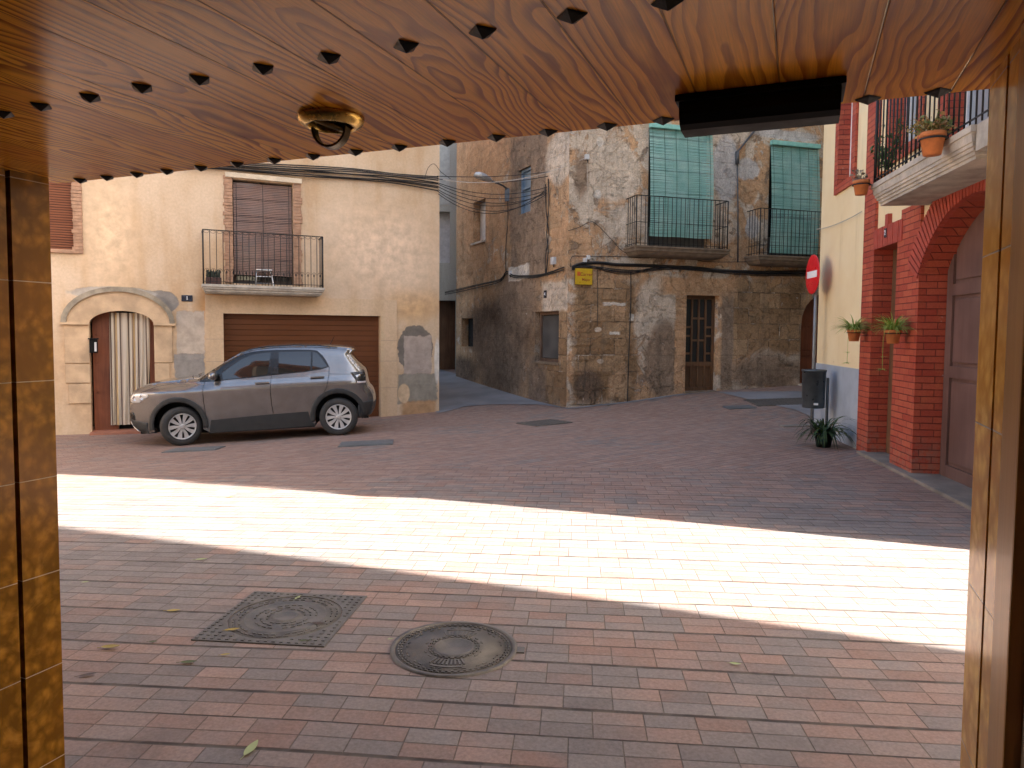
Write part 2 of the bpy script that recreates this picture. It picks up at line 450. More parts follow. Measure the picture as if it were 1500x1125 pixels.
def m_wood(name, c1, c2, scale=1.0, rough=.55, vert=True, coat=0.0):
    m = Mat(name); x, y, z = m.xyz()
    v = m.comb(x*22*scale, y*22*scale, z*1.3*scale) if vert else m.comb(x*1.3*scale, y*22*scale, z*22*scale)
    n = m.noise(1, 6, .65, .5, vec=v); n2 = m.noise(2.0, 4)
    col = m.mix(n.ss(.3, .7), c1, c2); col = m.mul(col, n2.ss(.3, .7, .8, 1.15))
    return m.out(col, rough, 0, m.bump(n, .0015, .7), coat=coat, spec=.35)
def m_ribs(name, c1, c2, period, rough=.5, gap=.18, dark=.25):
    """horizontal roller slats"""
    m = Mat(name); x, y, z = m.xyz(); f = (z/period).frac(); r = m.white((z/period).floor(), 1.0)
    g = (f.min(1-f)).ss(gap*.3, gap, 1, 0)
    col = m.mix(r, c1, c2); col = m.mix(m.noise(2.2, 5, .6).ss(.4, .7)*.4, col, c2)
    col = m.mul(col, g*(dark-1)+1)
    return m.out(col, rough, 0, m.bump((1-g)+f*.4, period*.3, 1), spec=.3)
def m_cloth_stripes():
    m = Mat('striped_curtain_cloth'); x, y, z = m.xyz()
    f = (x/.30).frac(); cols = [(.0, (.50, .43, .34)), (.30, (.13, .09, .065)), (.38, (.52, .45, .35)), (.52, (.25, .18, .13)), (.60, (.47, .33, .17)), (.70, (.53, .46, .37)), (.84, (.14, .10, .08)), (.92, (.42, .35, .28))]
    rp = m.node('ShaderNodeValToRGB'); rp.color_ramp.interpolation = 'CONSTANT'
    m.put(rp.inputs[0], f); el = rp.color_ramp.elements
    el[0].position = 0; el[0].color = cols[0][1]+(1,); el[1].position = cols[1][0]; el[1].color = cols[1][1]+(1,)
    for p, c in cols[2:]: e = el.new(p); e.color = c+(1,)
    return m.out(rp.outputs[0], .9, 0, m.bump(m.noise(200, 2), .001), spec=.1)
def m_iron_cover():
    m = Mat('cast_iron_cover'); n = m.noise(9, 6, .7); col = m.mix(n.ss(.3, .7), (.085, .078, .070), (.17, .155, .138))
    col = m.mix(m.noise(25, 5, .7).ss(.55, .7)*.5, col, (.13, .10, .08))
    return m.out(col, n.ss(.3, .7, .5, .75), .25, m.bump(m.noise(120, 4), .0015), spec=.4)
M_ = {}
M_['paving'] = m_paving()
M_['soffit'] = m_soffit(); M_['tile'] = m_tile(); M_['tile_lit'] = m_tile('amber_glazed_tile_lit', .42); M_['polegrey'] = simple('weathered_grey_pole', (.20, .21, .22), .5, .4)
M_['black'] = simple('black_plastic', (.006, .006, .006), .55, var=.1, spec=.15)
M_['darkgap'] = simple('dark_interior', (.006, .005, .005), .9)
M_['iron'] = simple('black_wrought_iron', (.018, .017, .017), .5, .3, bump=.001)
M_['stud'] = simple('forged_iron_stud', (.022, .020, .018), .38, .7, var=.3, scale=40, bump=.001, bscale=90)
M_['brass'] = simple('aged_brass', (.55, .36, .10), .28, 1.0, var=.25, scale=20)
M_['lacq'] = m_wood('brown_lacquered_frame', (.36, .18, .05), (.46, .25, .075), 1, .35, coat=.1)
M_['innerwall'] = simple('interior_plaster', (.30, .24, .18), .85)
M_['threshold'] = simple('dull_stone_threshold', (.20, .17, .14), .9, var=.3, scale=4, bump=.004)
M_['concrete'] = simple('grey_concrete_road', (.20, .195, .20), .9, var=.22, scale=1.4, bump=.004, bscale=50)
M_['iron_cover'] = m_iron_cover()
M_['redbrick'] = m_brickpaint(); M_['redbrickv'] = m_brickpaint('red_painted_soldier_brick', True)
M_['stonebal'] = simple('balcony_stone', (.40, .36, .30), .85, var=.3, scale=5, bump=.004, bscale=40)
M_['sandstone'] = simple('dressed_sandstone', (.48, .34, .21), .88, var=.28, scale=2.5, bump=.004, bscale=50)
M_['oldstone'] = simple('weathered_balcony_stone', (.17, .125, .085), .9, var=.3, scale=6, bump=.008, bscale=30)
M_['jambbrick'] = simple('rough_clay_brick', (.36, .215, .135), .9, var=.25, scale=9, bump=.005, bscale=70)
M_['lintel'] = simple('lintel_plaster', (.58, .48, .35), .88)
M_['doorwood'] = m_wood('red_brown_door_wood', (.15, .045, .020), (.22, .072, .032))
M_['olddoor'] = m_wood('old_brown_door_wood', (.11, .055, .028), (.17, .090, .046))
M_['mauvedoor'] = m_wood('mauve_brown_painted_wood', (.125, .072, .060), (.155, .092, .078), .6, .45)
M_['window_brown'] = m_wood('brown_window_wood', (.10, .06, .04), (.16, .10, .07))
M_['garage'] = m_ribs('garage_slats', (.125, .044, .016), (.155, .056, .022), .11, .5, .04, .65)
M_['shutter_red'] = m_ribs('red_brown_roller_slats', (.18, .062, .030), (.22, .082, .040), .045, .45)
M_['cable'] = simple('black_rubber_cable', (.015, .014, .014), .6)
M_['cablegrey'] = simple('pale_cable', (.42, .38, .33), .6)
M_['pipe'] = simple('dark_steel_pipe', (.085, .09, .10), .5, .4)
M_['boxgrey'] = simple('pale_grey_plastic', (.50, .50, .50), .5)
M_['galv'] = simple('galvanised_metal', (.55, .57, .60), .38, .4)
M_['white'] = simple('white_paint', (.72, .72, .72), .5)
M_['white_text'] = simple('white_lettering', (.75, .75, .75), .5, var=.03)
M_['navy'] = simple('dark_blue_enamel', (.012, .018, .035), .25, coat=.5)
M_['yellow_sign'] = simple('yellow_sign_enamel', (.47, .30, .012), .35, var=.08)
M_['brown_text'] = simple('brown_red_lettering', (.25, .05, .012), .5)
M_['terracotta'] = simple('terracotta', (.52, .175, .055), .8, var=.2, scale=12, bump=.002)
M_['soil'] = simple('soil', (.05, .035, .025), .95)
M_['glassdark'] = Mat('dark_window_glass').out((.018, .020, .022), .06, 0, spec=.6)
M_['glasspale'] = Mat('pale_window_pane').out((.30, .33, .36), .12, 0, spec=.6)
M_['bluepane'] = simple('blue_window_panel', (.13, .19, .26), .4)
M_['sign_red'] = simple('red_traffic_enamel', (.60, .008, .015), .35, var=.05)
M_['bin'] = simple('dark_grey_metal_bin', (.075, .088, .098), .35, .5, var=.2, bump=.001)
M_['weed'] = simple('weed_green', (.05, .09, .02), .7, var=.3, scale=30)
# ------------------------------------------------------------------ ground
def axis(lo, hi, step, far):
    a = list(np.arange(lo, hi+1e-6, step)); d = step
    left = []; right = []; p = lo
    while p > -far: d *= 1.8; p -= d; left.append(p)
    d = step; q = hi
    while q < far: d *= 1.8; q += d; right.append(q)
    return np.array(left[::-1]+a+right)
def sheet(name, xs, ys, off, mat, mask=None):
    X, Y = np.meshgrid(xs, ys); Z = gz_arr(X, Y)+off
    nx = len(xs); vs = np.stack([X.ravel(), Y.ravel(), Z.ravel()], 1); fs = []
    for j in range(len(ys)-1):
        for i in range(nx-1):
            if mask and not mask((xs[i]+xs[i+1])/2, (ys[j]+ys[j+1])/2): continue
            fs.append((j*nx+i, j*nx+i+1, (j+1)*nx+i+1, (j+1)*nx+i))
    me = bpy.data.meshes.new(name); me.from_pydata(vs.tolist(), [], fs); me.materials.append(mat)
    for p in me.polygons: p.use_smooth = True
    o = bpy.data.objects.new(name, me); link(o); tag(o, kind='structure'); return o
sheet('paved_square', axis(-13, 16, .25, 90), axis(-3, 32, .25, 120), 0, M_['paving'])
def strip_sheet(name, poly, mat, off=.010, step=.12):
    """a sheet laid over the ground inside a polygon in plan"""
    xs = [p[0] for p in poly]; ys = [p[1] for p in poly]
    n = len(poly); pts = []; edges = []
    dense = []
    for i in range(n):
        a = Vector(poly[i]); b = Vector(poly[(i+1) % n]); k = max(1, int((b-a).length/step))
        dense += [a.lerp(b, t/k) for t in range(k)]
    pts = list(dense); edges = [(i, (i+1) % len(dense)) for i in range(len(dense))]
    def inside(p):
        c = False
        for i in range(n):
            a, b = poly[i], poly[(i+1) % n]
            if (a[1] > p[1]) != (b[1] > p[1]) and p[0] < (b[0]-a[0])*(p[1]-a[1])/(b[1]-a[1])+a[0]: c = not c
        return c
    for gx in np.arange(min(xs), max(xs), step*1.5):
        for gy in np.arange(min(ys), max(ys), step*1.5):
            if inside((gx, gy)): pts.append(Vector((gx+.001, gy+.001)))
    vs, es, fs, *_ = geometry.delaunay_2d_cdt([Vector((p[0], p[1])) for p in pts], edges, [], 1, 1e-5)
    Z = gz_arr(np.array([v.x for v in vs]), np.array([v.y for v in vs]))+off
    me = bpy.data.meshes.new(name); me.from_pydata([(v.x, v.y, z) for v, z in zip(vs, Z)], [], [tuple(f) for f in fs]); me.materials.append(mat)
    me.update()
    for p in me.polygons:
        p.use_smooth = True
    o = bpy.data.objects.new(name, me); link(o); return o
G = lambda px, py: (gp(px, py).x, gp(px, py).y)
al = [G(642, 606), G(680, 596), G(720, 593), G(787, 593), G(812, 596), (1.2, 15.25)]
al += [(FL.w(-3, .2, 0).x, FL.w(-3, .2, 0).y), (FL.w(-7.3, .2, 0).x, FL.w(-7.3, .2, 0).y), (-2.6, 24), (-5, 24), (-2.2, 17.5)]
tag(strip_sheet('alley_road', al, M_['concrete'], .012), kind='structure')
def strip_near(F, u0, u1, w, name):
    pts = [F.w(u0, .1, 0), F.w(u0, -w, 0), F.w(u1, -w, 0), F.w(u1, .1, 0)]
    return tag(strip_sheet(name, [(p.x, p.y) for p in pts], M_['concrete'], .011), kind='structure')
strip_near(FF, -.05, 3.4, .16, 'wall_foot_strip')
rs = [G(1052, 575), G(1115, 590), G(1165, 601), G(1215, 622), (9, 13.3), (9, 16.2), G(1188, 574), G(1120, 574)]
tag(strip_sheet('side_street_road', rs, M_['concrete'], .012), kind='structure')
# ------------------------------------------------------------------ small builders
def railing(F, parent, u0, u1, vf, z0, z1, sp=.11, r=.007, scrolls=False, name='railing', mid=None, back=0.0, flare=False):
    b = MB(); n = int(round((u1-u0)/sp))
    for zz in [z0+.05, z1]+([mid] if mid else []):
        rr = .011 if zz == z1 else .007
        b.box(u0, u1, vf-rr, vf+rr, zz-rr*.7, zz+rr*.7)
        for uu in (u0, u1): b.box(uu-rr, uu+rr, vf, back, zz-rr*.7, zz+rr*.7)
    for i in range(n+1):
        u = u0+(u1-u0)*i/n; b.tube([(u, vf, z0), (u, vf, z1)], r if i % n else r*2.0, 6)
    m = max(2, int(round((back-vf)/sp)))
    for k in range(1, m):
        v = vf+(back-vf)*k/m
        for uu in (u0, u1): b.tube([(uu, v, z0), (uu, v, z1)], r, 6)
    if scrolls:
        for i in range(n):
            u = u0+(u1-u0)*(i+.5)/n; h = (u1-u0)/n
            b.tube([(u+math.cos(t)*h*.38, vf, z1-.035+math.sin(t)*.028) for t in [k*math.pi/5 for k in range(-1, 10)]], .0035, 4)
            b.tube([(u, vf, z0), (u, vf, z0+.22)], .0045, 4)
            b.tube([(u, vf, z0+.20), (u, vf, z0+.235), (u, vf, z0+.29)], [.004, .016, .001], 4)
            b.tube([(u+math.cos(t)*h*.36, vf, z0+.25+math.sin(t)*.05) for t in [k*math.pi/4 for k in range(0, 5)]], .0035, 4)
    return b.build(name, M_['iron'], parent, F)
def moulded_slab(F, parent, u0, u1, vf, z1, prof, mat, name='balcony_slab', back=.02):
    """prof: list of (inset, depth below z1); extruded round three sides"""
    b = MB(); rings = []
    for ins, dz in prof:
        a0, a1, f = u0+ins, u1-ins, vf+ins
        rings.append([b.bm.verts.new(p) for p in ((a0, back, z1-dz), (a0, f, z1-dz), (a1, f, z1-dz), (a1, back, z1-dz))])
    for r0, r1 in zip(rings, rings[1:]):
        for k in range(4): b.bm.faces.new((r0[k], r0[(k+1) % 4], r1[(k+1) % 4], r1[k]))
    b.bm.faces.new(rings[0][::-1]); b.bm.faces.new(rings[-1])
    return b.build(name, mat, parent, F)
def blind(name, F, parent, u0, u1, z0, z1, v, mats, pitch=.018, belly=.06, waves=.0022, cords=5, M=None):
    b = MB(); n = int((z1-z0)/pitch); rng = random.Random(hash(name) % 99+int(u0*10))
    ns = 8
    for i in range(n):
        z = z0+(i+.5)*pitch; t = i/n; vb = v-belly*math.sin(math.pi*min(1, (1-t)*.75))
        a = rng.uniform(-.0022, .0022); k = rng.random() < .08
        for s in range(ns):
            ua = u0+(u1-u0)*s/ns; ub = u0+(u1-u0)*(s+1)/ns
            wa = waves*math.sin(s*1.3+z*2.6)+a*(s-ns/2)/2; wb = waves*math.sin((s+1)*1.3+z*2.6)+a*(s+1-ns/2)/2
            h = pitch*(.42 if not k else .26)
            b.quad([(ua, vb-.003, z-h+wa), (ub, vb-.003, z-h+wb), (ub, vb+.003, z+h+wb), (ua, vb+.003, z+h+wa)])
    o = b.build(name, mats[0], parent, F, recalc=False)
    c = MB()
    for i in range(cords):
        u = u0+(u1-u0)*(.05+.9*i/(cords-1))
        c.tube([(u, v-belly*math.sin(math.pi*min(1, (1-t)*.75))-.008, z0+(z1-z0)*t) for t in [k/10 for k in range(11)]], .004, 4)
    return o, c
def panel_door(F, parent, u0, u1, z0, z1, v, mat, rows=3, cols=1, name='door', t=.05, fr=.10, arch=None):
    b = MB(); b.box(u0, u1, v+.025, v+.025+t, z0, z1)
    hz = (z1-z0-fr*(rows+1))/rows; hu = (u1-u0-fr*(cols+1))/cols
    for i in range(cols+1): b.box(u0+i*(hu+fr), u0+i*(hu+fr)+fr, v, v+.024, z0, z1)
    for j in range(rows+1):
        for i in range(cols): b.box(u0+fr+i*(hu+fr), u0+fr+i*(hu+fr)+hu, v+.001, v+.024, z0+j*(hz+fr), z0+j*(hz+fr)+fr)
    for i in range(cols):
        for j in range(rows):
            a = u0+fr+i*(hu+fr); c = z0+fr+j*(hz+fr)
            b.box(a+.035, a+hu-.035, v+.010, v+.024, c+.035, c+hz-.035, bev=.006)
    return b.build(name, mat, parent, F)
def arc_pts(cu, cz, ru, rz, a0, a1, n):
    return [(cu+ru*math.cos(a0+(a1-a0)*i/n), cz+rz*math.sin(a0+(a1-a0)*i/n)) for i in range(n+1)]
def spotpx(F, x0, y0, x1, y1, kind, look, soft=.12):
    a = F.pt(x0, y0); b = F.pt(x1, y1)
    return ((a[0]+b[0])/2, (a[1]+b[1])/2, abs(a[0]-b[0])/2, abs(a[1]-b[1])/2, kind, look, soft)
# ------------------------------------------------------------------ cream house
def cream_house():
    F = FC
    root = thing('cream_house', 'cream rendered house with arched stone doorway and wide brown garage door', 'house', M=F.m)
    g = lambda px, py, v=0.0: F.pt(px, py, v)
    # openings
    dl, dt = g(131, 461); dr, _ = g(224, 461); db = F.ground((dl+dr)/2)+.02
    # the arched door: jambs inner edges 137..224 incl. narrow reveal
    al_, asz = g(131, 492); ar_, _ = g(226, 492); _, atop = g(178, 455)
    spring = atop-.26
    door_loop = [(al_, -1.2), (ar_, -1.2)]+arc_pts((al_+ar_)/2, spring, (ar_-al_)/2, atop-spring, 0, math.pi, 16)
    gl, gt = g(327, 459); gr, _ = g(557, 463); gt2 = g(440, 461)[1]
    gar = [(gl, -1.2), (gr, -1.2), (gr, gt2), (gl, gt2)]
    wl, wt = g(340, 262); wr, wb = g(430, 418)
    win = [(wl, wb), (wr, wb), (wr, wt), (wl, wt)]
    sl, sb = g(108, 366); s0 = sl-1.15; st = sb+1.55
    shw = [(s0, sb), (sl, sb), (sl, st), (s0, st)]
    U0 = -14.0; H = 7.6
    st_list = []
    def add(x0, y0, x1, y1, c, soft, kind):
        a = g(x0, y0); b = g(x1, y1); st_list.append(((a[0]+b[0])/2, (a[1]+b[1])/2, abs(a[0]-b[0])/2, abs(a[1]-b[1])/2, c, soft, kind))
    add(85, 425, 275, 640, (.52, .36, .22), .25, 'ell')
    add(205, 425, 262, 460, (.25, .22, .19), .04, 'ell')
    add(290, 425, 330, 470, (.50, .28, .12), .6, 'ell'); add(560, 420, 640, 470, (.54, .34, .17), .6, 'ell'); add(120, 270, 200, 420, (.66, .48, .31), .8, 'ell')
    add(258, 455, 300, 525, (.46, .38, .30), .04, 'box')
    add(255, 518, 300, 575, (.28, .25, .22), .04, 'box')
    add(582, 476, 634, 545, (.175, .15, .125), .03, 'ell')
    add(592, 492, 632, 562, (.38, .31, .26), .03, 'box')
    add(583, 548, 640, 590, (.28, .25, .20), .05, 'box')
    add(588, 588, 640, 614, (.42, .26, .14), .15, 'box'); add(636, 498, 645, 560, (.62, .56, .48), .2, 'ell'); add(583, 562, 600, 590, (.60, .44, .28), .1, 'ell')
    add(100, 418, 230, 440, (.42, .37, .31), .08, 'ell')
    add(480, 300, 640, 430, (.68, .51, .36), .9, 'ell')
    wall = MB().slab([(U0, -1.5), (gl, -1.5), (gr, -1.5), (0, -1.5), (0, H), (U0, H)], [], 0, .02)
    wall.bm.free(); wall = MB()
    outer = [(U0, -1.5), (al_, -1.5)]+door_loop[2:][::-1]+[(ar_, -1.5), (gl, -1.5), (gl, gt2), (gr, gt2), (gr, -1.5), (0, -1.5), (0, H), (U0, H)]
    wall.slab(outer, [win, shw], 0, .32)
    mp = m_plaster('cream_render', (.51, .362, .225), (.61, .472, .335), (.45, .285, .15), stains=st_list)
    wall.build('wall', mp, root, F)
    b = MB(); b.box(-.32, 0, .3205, 4.6, -1.5, H); b.build('side_wall', mp, root, F)
    b = MB(); b.box(U0, -.33, .34, 4.6, H-.25, H-.05); b.build('ceiling_slab', M_['innerwall'], root, F)
    b = MB(); b.box(U0-.3, .4, -.45, 5, H, H+.10); b.build('roof', M_['terracotta'], root, F)
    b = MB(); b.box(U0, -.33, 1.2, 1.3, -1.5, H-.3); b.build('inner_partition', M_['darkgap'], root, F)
    # dressed stone surround of the arched door
    so_l, im = g(94, 472); so_r, _ = g(252, 472); _, otop = g(170, 424)
    b = MB()
    inner = arc_pts((al_+ar_)/2, spring, (ar_-al_)/2-.005, atop-spring-.005, 0, math.pi, 18)
    ic = (so_l+so_r)/2
    outer_a = arc_pts(ic, im, (so_r-so_l)/2, otop-im, 0, math.pi, 18)
    for a, c in ((0, 4), (4, 14), (14, 18)):
        b.slab(inner[a:c+1]+outer_a[a:c+1][::-1], [], -.045, .01)
    b2 = arc_pts(ic, im, (so_r-so_l)/2+.05, otop-im+.05, 0, math.pi, 18); b3 = arc_pts(ic, im, (so_r-so_l)/2-.04, otop-im-.04, 0, math.pi, 18)
    b.box(so_l-.06, al_+.01, -.08, .005, im-.04, im+.01); b.box(ar_-.01, so_r+.06, -.08, .005, im-.04, im+.01)
    MB().slab(b2+b3[::-1], [], -.085, .005).build('hood_moulding', simple('grey_weathered_stone', (.27, .23, .17), .9, var=.4, scale=4, bump=.006, bscale=35), root, F)
    zs = [F.ground(al_)-.2]
    for py in (592, 562, 533, 475): zs.append(g(100, py)[1])
    lo, hi = g(97, 500)[0], al_
    for i in range(1, 4):
        b.box(g(100 if i == 1 else 96, 560)[0], al_+.004, -.03, .01, zs[i]+.008, zs[i+1]-.008, bev=.012)
        if i > 0: b.box(ar_-.004, g(254, 560)[0]-(.06 if i == 2 else 0), -.03, .01, zs[i]+.008, zs[i+1]-.008, bev=.012)
    b.box(ar_-.004, g(250, 560)[0], -.03, .01, zs[0], zs[1]-.008, bev=.012)
    b.build('stone_surround', M_['sandstone'], root, F)
    # door leaf, frame, step
    b = MB(); b.box(al_+.03, al_+.43, .20, .25, db, atop)
    for i in range(4):
        for uu in (al_+.10, al_+.32): b.lathe([(0, -.02), (.018, -.008), (.022, .01)], M=Matrix.Translation((uu, .20, db+.2+i*.55)) @ Matrix.Rotation(R(90), 4, 'X'), seg=8)
    d = b.build('door', M_['doorwood'], root, F)
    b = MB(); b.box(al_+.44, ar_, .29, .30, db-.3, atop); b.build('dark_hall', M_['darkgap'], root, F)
    b = MB(); b.box(ar_-.09, ar_, .17, .27, db, atop); b.build('door_frame', M_['doorwood'], root, F)
    b = MB(); b.box(al_-.02, ar_+.05, -.20, .30, db-.5, db+.03, bev=.01); b.build('door_step', simple('red_clay_step', (.30, .12, .07), .7, bump=.002), root, F)
    # garage
    fz = F.ground((gl+gr)/2)
    b = MB(); b.box(gl, gr, .14, .18, fz-.5, gt2); b.build('garage_door', M_['garage'], root, F)
    # plain raised band round the garage
    b = MB(); bl, bt = g(300, 432); brt, _ = g(581, 436)
    b.slab([(bl, fz-.6), (gl, fz-.6), (gl, gt2), (gr, gt2), (gr, fz-.6), (brt, fz-.6), (brt, bt), (bl, bt)], [], -.018, .004)
    zz = [gt2, g(560, 512)[1], g(560, 570)[1]]
    mb = m_plaster('garage_stone_band', (.56, .40, .255), (.60, .44, .29), (.50, .35, .21))
    b.build('garage_surround', mb, root, F)
    jm = simple('joint_mortar', (.34, .26, .19), .9)
    for z in (g(320, 497)[1], g(320, 530)[1], g(320, 573)[1]):
        MB().box(bl, gl, -.0205, -.017, z, z+.008).build('surround_joint', jm, root, F); MB().box(gr, brt, -.0205, -.017, z-.02, z-.012).build('surround_joint', jm, root, F)
    # balcony window with brick jambs, lintel, roller blind
    rng = random.Random(3)
    def brickjamb(ua, ub, za, zb):
        z = za; b = MB()
        while z < zb:
            h = rng.uniform(.055, .075); e = rng.uniform(-.02, .03)
            b.box(ua-(e if ua < wl-.1 else 0), ub+(e if ua >= wr-.02 else rng.uniform(-.004, .004)), -.03-rng.uniform(0, .012), .12, z+.006, z+h, bev=.006); z += h
        b.box(ua+.004, ub-.004, -.022, .118, za+.002, z-.002)
        b.build('brick_jamb', M_['jambbrick'], root, F)
    ju = g(329, 340)[0]; jv = g(441, 340)[0]
    brickjamb(ju, wl, wb, wt+.02); brickjamb(wr, jv, wb, wt+.02); brickjamb(sl, g(121, 330)[0], sb-.07, st)
    b = MB(); b.box(g(331, 255)[0]-.02, g(440, 262)[0]+.02, -.06, .10, wt+.021, wt+.021+.10, bev=.008); b.build('lintel', M_['lintel'], root, F)
    w = MB(); w.box(wl, wr, .20, .25, wb, wt); wo = w.build('window', M_['glassdark'], root, F)
    w = MB()
    for (a, c) in ((wl, wl+.07), (wr-.07, wr), ((wl+wr)/2-.05, (wl+wr)/2+.05)): w.box(a, c, .15, .199, wb, wt)
    w.box(wl+.07, wr-.07, .151, .198, wb, wb+.08); w.build('window_frame', simple('dark_window_wood', (.03, .018, .012), .7), wo, F)
    o, c = blind('roller_blind', F, root, wl+.02, wr-.02, g(340, 402)[1], wt-.02, .06, [simple('brown_violet_blind_slat', (.15, .078, .052), .45, var=.25, scale=3)], .034, .03, .004, 3)
    c.build('blind_cord', M_['cable'], o, F)
    # shutter window at the left
    w = MB(); w.box(s0, sl, .10, .14, sb, st); w.build('roller_shutter', M_['shutter_red'], root, F)
    w = MB(); w.box(s0-.05, sl+.03, -.05, .10, sb-.07, sb-.002, bev=.01); w.build('window_sill', M_['jambbrick'], root, F)
    # balcony
    vf = -.50
    b0, bz = g(296, 418, vf); b1, _ = g(476, 424, vf); bz = (g(296, 416, vf)[1]+g(475, 421, vf)[1])/2
    moulded_slab(F, root, b0, b1, vf, bz, [(0, 0), (0, .05), (.02, .06), (.02, .085), (.05, .11), (.05, .13), (.09, .17)], M_['stonebal'])
    zt = (g(296, 337, vf)[1]+g(474, 345, vf)[1])/2
    railing(F, root, b0+.03, b1-.03, vf+.05, bz, zt, .118, .007, True)
    # number plate
    pu, pz = g(274, 437)
    pl = MB().box(pu-.10, pu+.10, -.018, .001, pz-.062, pz+.062, bev=.008).build('number_plate', M_['navy'], root, F)
    text('digit', '1', .10, M_['white_text'], pl, F, pu, -.0215, pz, bold=.002)
    return root
cream = cream_house()
def curtain():
    F = FC; l, t = F.pt(160, 458, .12); r, _ = F.pt(220, 458, .12); z0 = F.pt(185, 622, .12)[1]; z0 = max(z0, F.ground(l)+.06)
    b = MB(); n = 90; nz = 14; rows = []
    for j in range(nz+1):
        s = j/nz; row = []
        for i in range(n+1):
            q = i/n; u = l+(r-l)*q*(1-.12*s*s)-.02*s
            v = .12+.028*math.sin(q*44+math.sin(q*9)*1.2+s*.8)*(0.5+.6*s)+.01*math.sin(q*13)
            row.append(b.bm.verts.new((u, v, t+(z0-t)*s)))
        rows.append(row)
    for j in range(nz):
        for i in range(n): b.bm.faces.new((rows[j][i], rows[j][i+1], rows[j+1][i+1], rows[j+1][i])).smooth = True
    me = b
    o = me.build('door_curtain', m_cloth_stripes(), None, F, recalc=False)
    tag(o, 'striped brown and off white cloth curtain hanging in the arched doorway', 'curtain')
    return o
curtain()
def mailbox():
    F = FC; u, z = F.pt(137, 506, -.06)
    t = thing('mailbox', 'narrow black mailbox on the stone jamb left of the curtained door', 'mailbox', M=Matrix.Translation(F.w(u, -.06, z-.14)) @ F.m.to_3x3().to_4x4())
    MB().box(-.065, .065, -.02, .05, 0, .25, bev=.008).build('box', M_['black'], t)
    MB().box(-.085, .085, -.035, .052, .2505, .275, bev=.006).build('lid', M_['black'], t)
    MB().box(.015, .05, -.024, -.0195, .03, .20).build('newspaper_slot', M_['boxgrey'], t)
mailbox()
def balcony_things():
    F = FC; vf = -.34
    u0, z = F.pt(300, 415, vf); u1, _ = F.pt(318, 415, vf); z = (F.pt(296, 416, -.5)[1]+F.pt(475, 421, -.5)[1])/2
    t = thing('planter_box', 'dark planter trough with low dry plants at the left end of the cream balcony', 'planter', M=Matrix.Translation(F.w(u0+.02, vf, z)) @ F.m.to_3x3().to_4x4())
    MB().box(0, .28, 0, .16, .002, .14, bev=.01).build('trough', simple('dark_red_trough', (.06, .025, .02), .6), t)
    b = MB(); rng = random.Random(5)
    for i in range(60):
        x, y = rng.uniform(.02, .26), rng.uniform(.02, .14); h = rng.uniform(.06, .16); a = rng.uniform(0, 6.3)
        b.quad([(x, y, .13), (x+.02*math.cos(a), y+.02*math.sin(a), .13), (x+.03*math.cos(a), y+.03*math.sin(a), .13+h), (x+.005, y+.01, .13+h*1.05)])
    b.build('foliage', simple('dark_dry_leaves', (.04, .05, .035), .8), t, recalc=False)
    u, _ = F.pt(387, 410, -.2)
    t = thing('folding_chair', 'small white metal folding chair behind the cream balcony railing', 'chair', M=Matrix.Translation(F.w(u, -.18, z)) @ F.m.to_3x3().to_4x4())
    b = MB()
    for s in (-1, 1):
        b.tube([(s*.17, -.12, 0), (s*.15, 0, .22), (s*.13, .12, .32)], .012, 6)
    b.tube([(-.15, -.02, .20), (.15, -.02, .20)], .009, 6); b.tube([(-.165, -.10, .06), (.165, -.10, .06)], .009, 6)
    b.build('leg_frame', M_['white'], t)
    MB().box(-.15, .15, -.08, .14, .325, .34).build('seat', M_['white'], t)
balcony_things()
# ------------------------------------------------------------------ grey house up the alley
def grey_house():
    F = FG; root = thing('grey_house', 'tall grey green rendered house closing the alley between its neighbours', 'house', M=F.m)
    g = F.pt
    wl, wb = g(630, 385); wr, wt = g(659, 310)
    dl, dt = g(640, 440); dr, _ = g(667, 436)
    mt = m_plaster('grey_render', (.36, .355, .31), (.42, .41, .36), (.27, .27, .235))
    b = MB(); b.slab([(-4, -1), (dl, -1), (dl, dt), (dr, dt), (dr, -1), (9, -1), (9, 9), (-4, 9)], [[(wl, wb), (wr, wb), (wr, wt), (wl, wt)]], 0, .5)
    b.build('wall', mt, root, F)
    b = MB(); b.box(-4, 9, .6, 4, -1, 9); b.build('back_wall', M_['innerwall'], root, F)
    b = MB(); b.box(wl, wr, .3, .35, wb, wt); b.build('window_panel', simple('white_window_panel', (.50, .50, .50), .7), root, F)
    b = MB(); b.box(dl, dr, .42, .46, -1, dt); b.build('door', M_['olddoor'], root, F)
    a = g(645, 215)[0]; c = g(659, 215)[0]
    b = MB(); b.box(a-1, c, -.012, .002, g(650, 300)[1], 9); b.build('pale_panel', simple('pale_render_panel', (.38, .39, .36), .8), root, F)
    return root
grey_house()
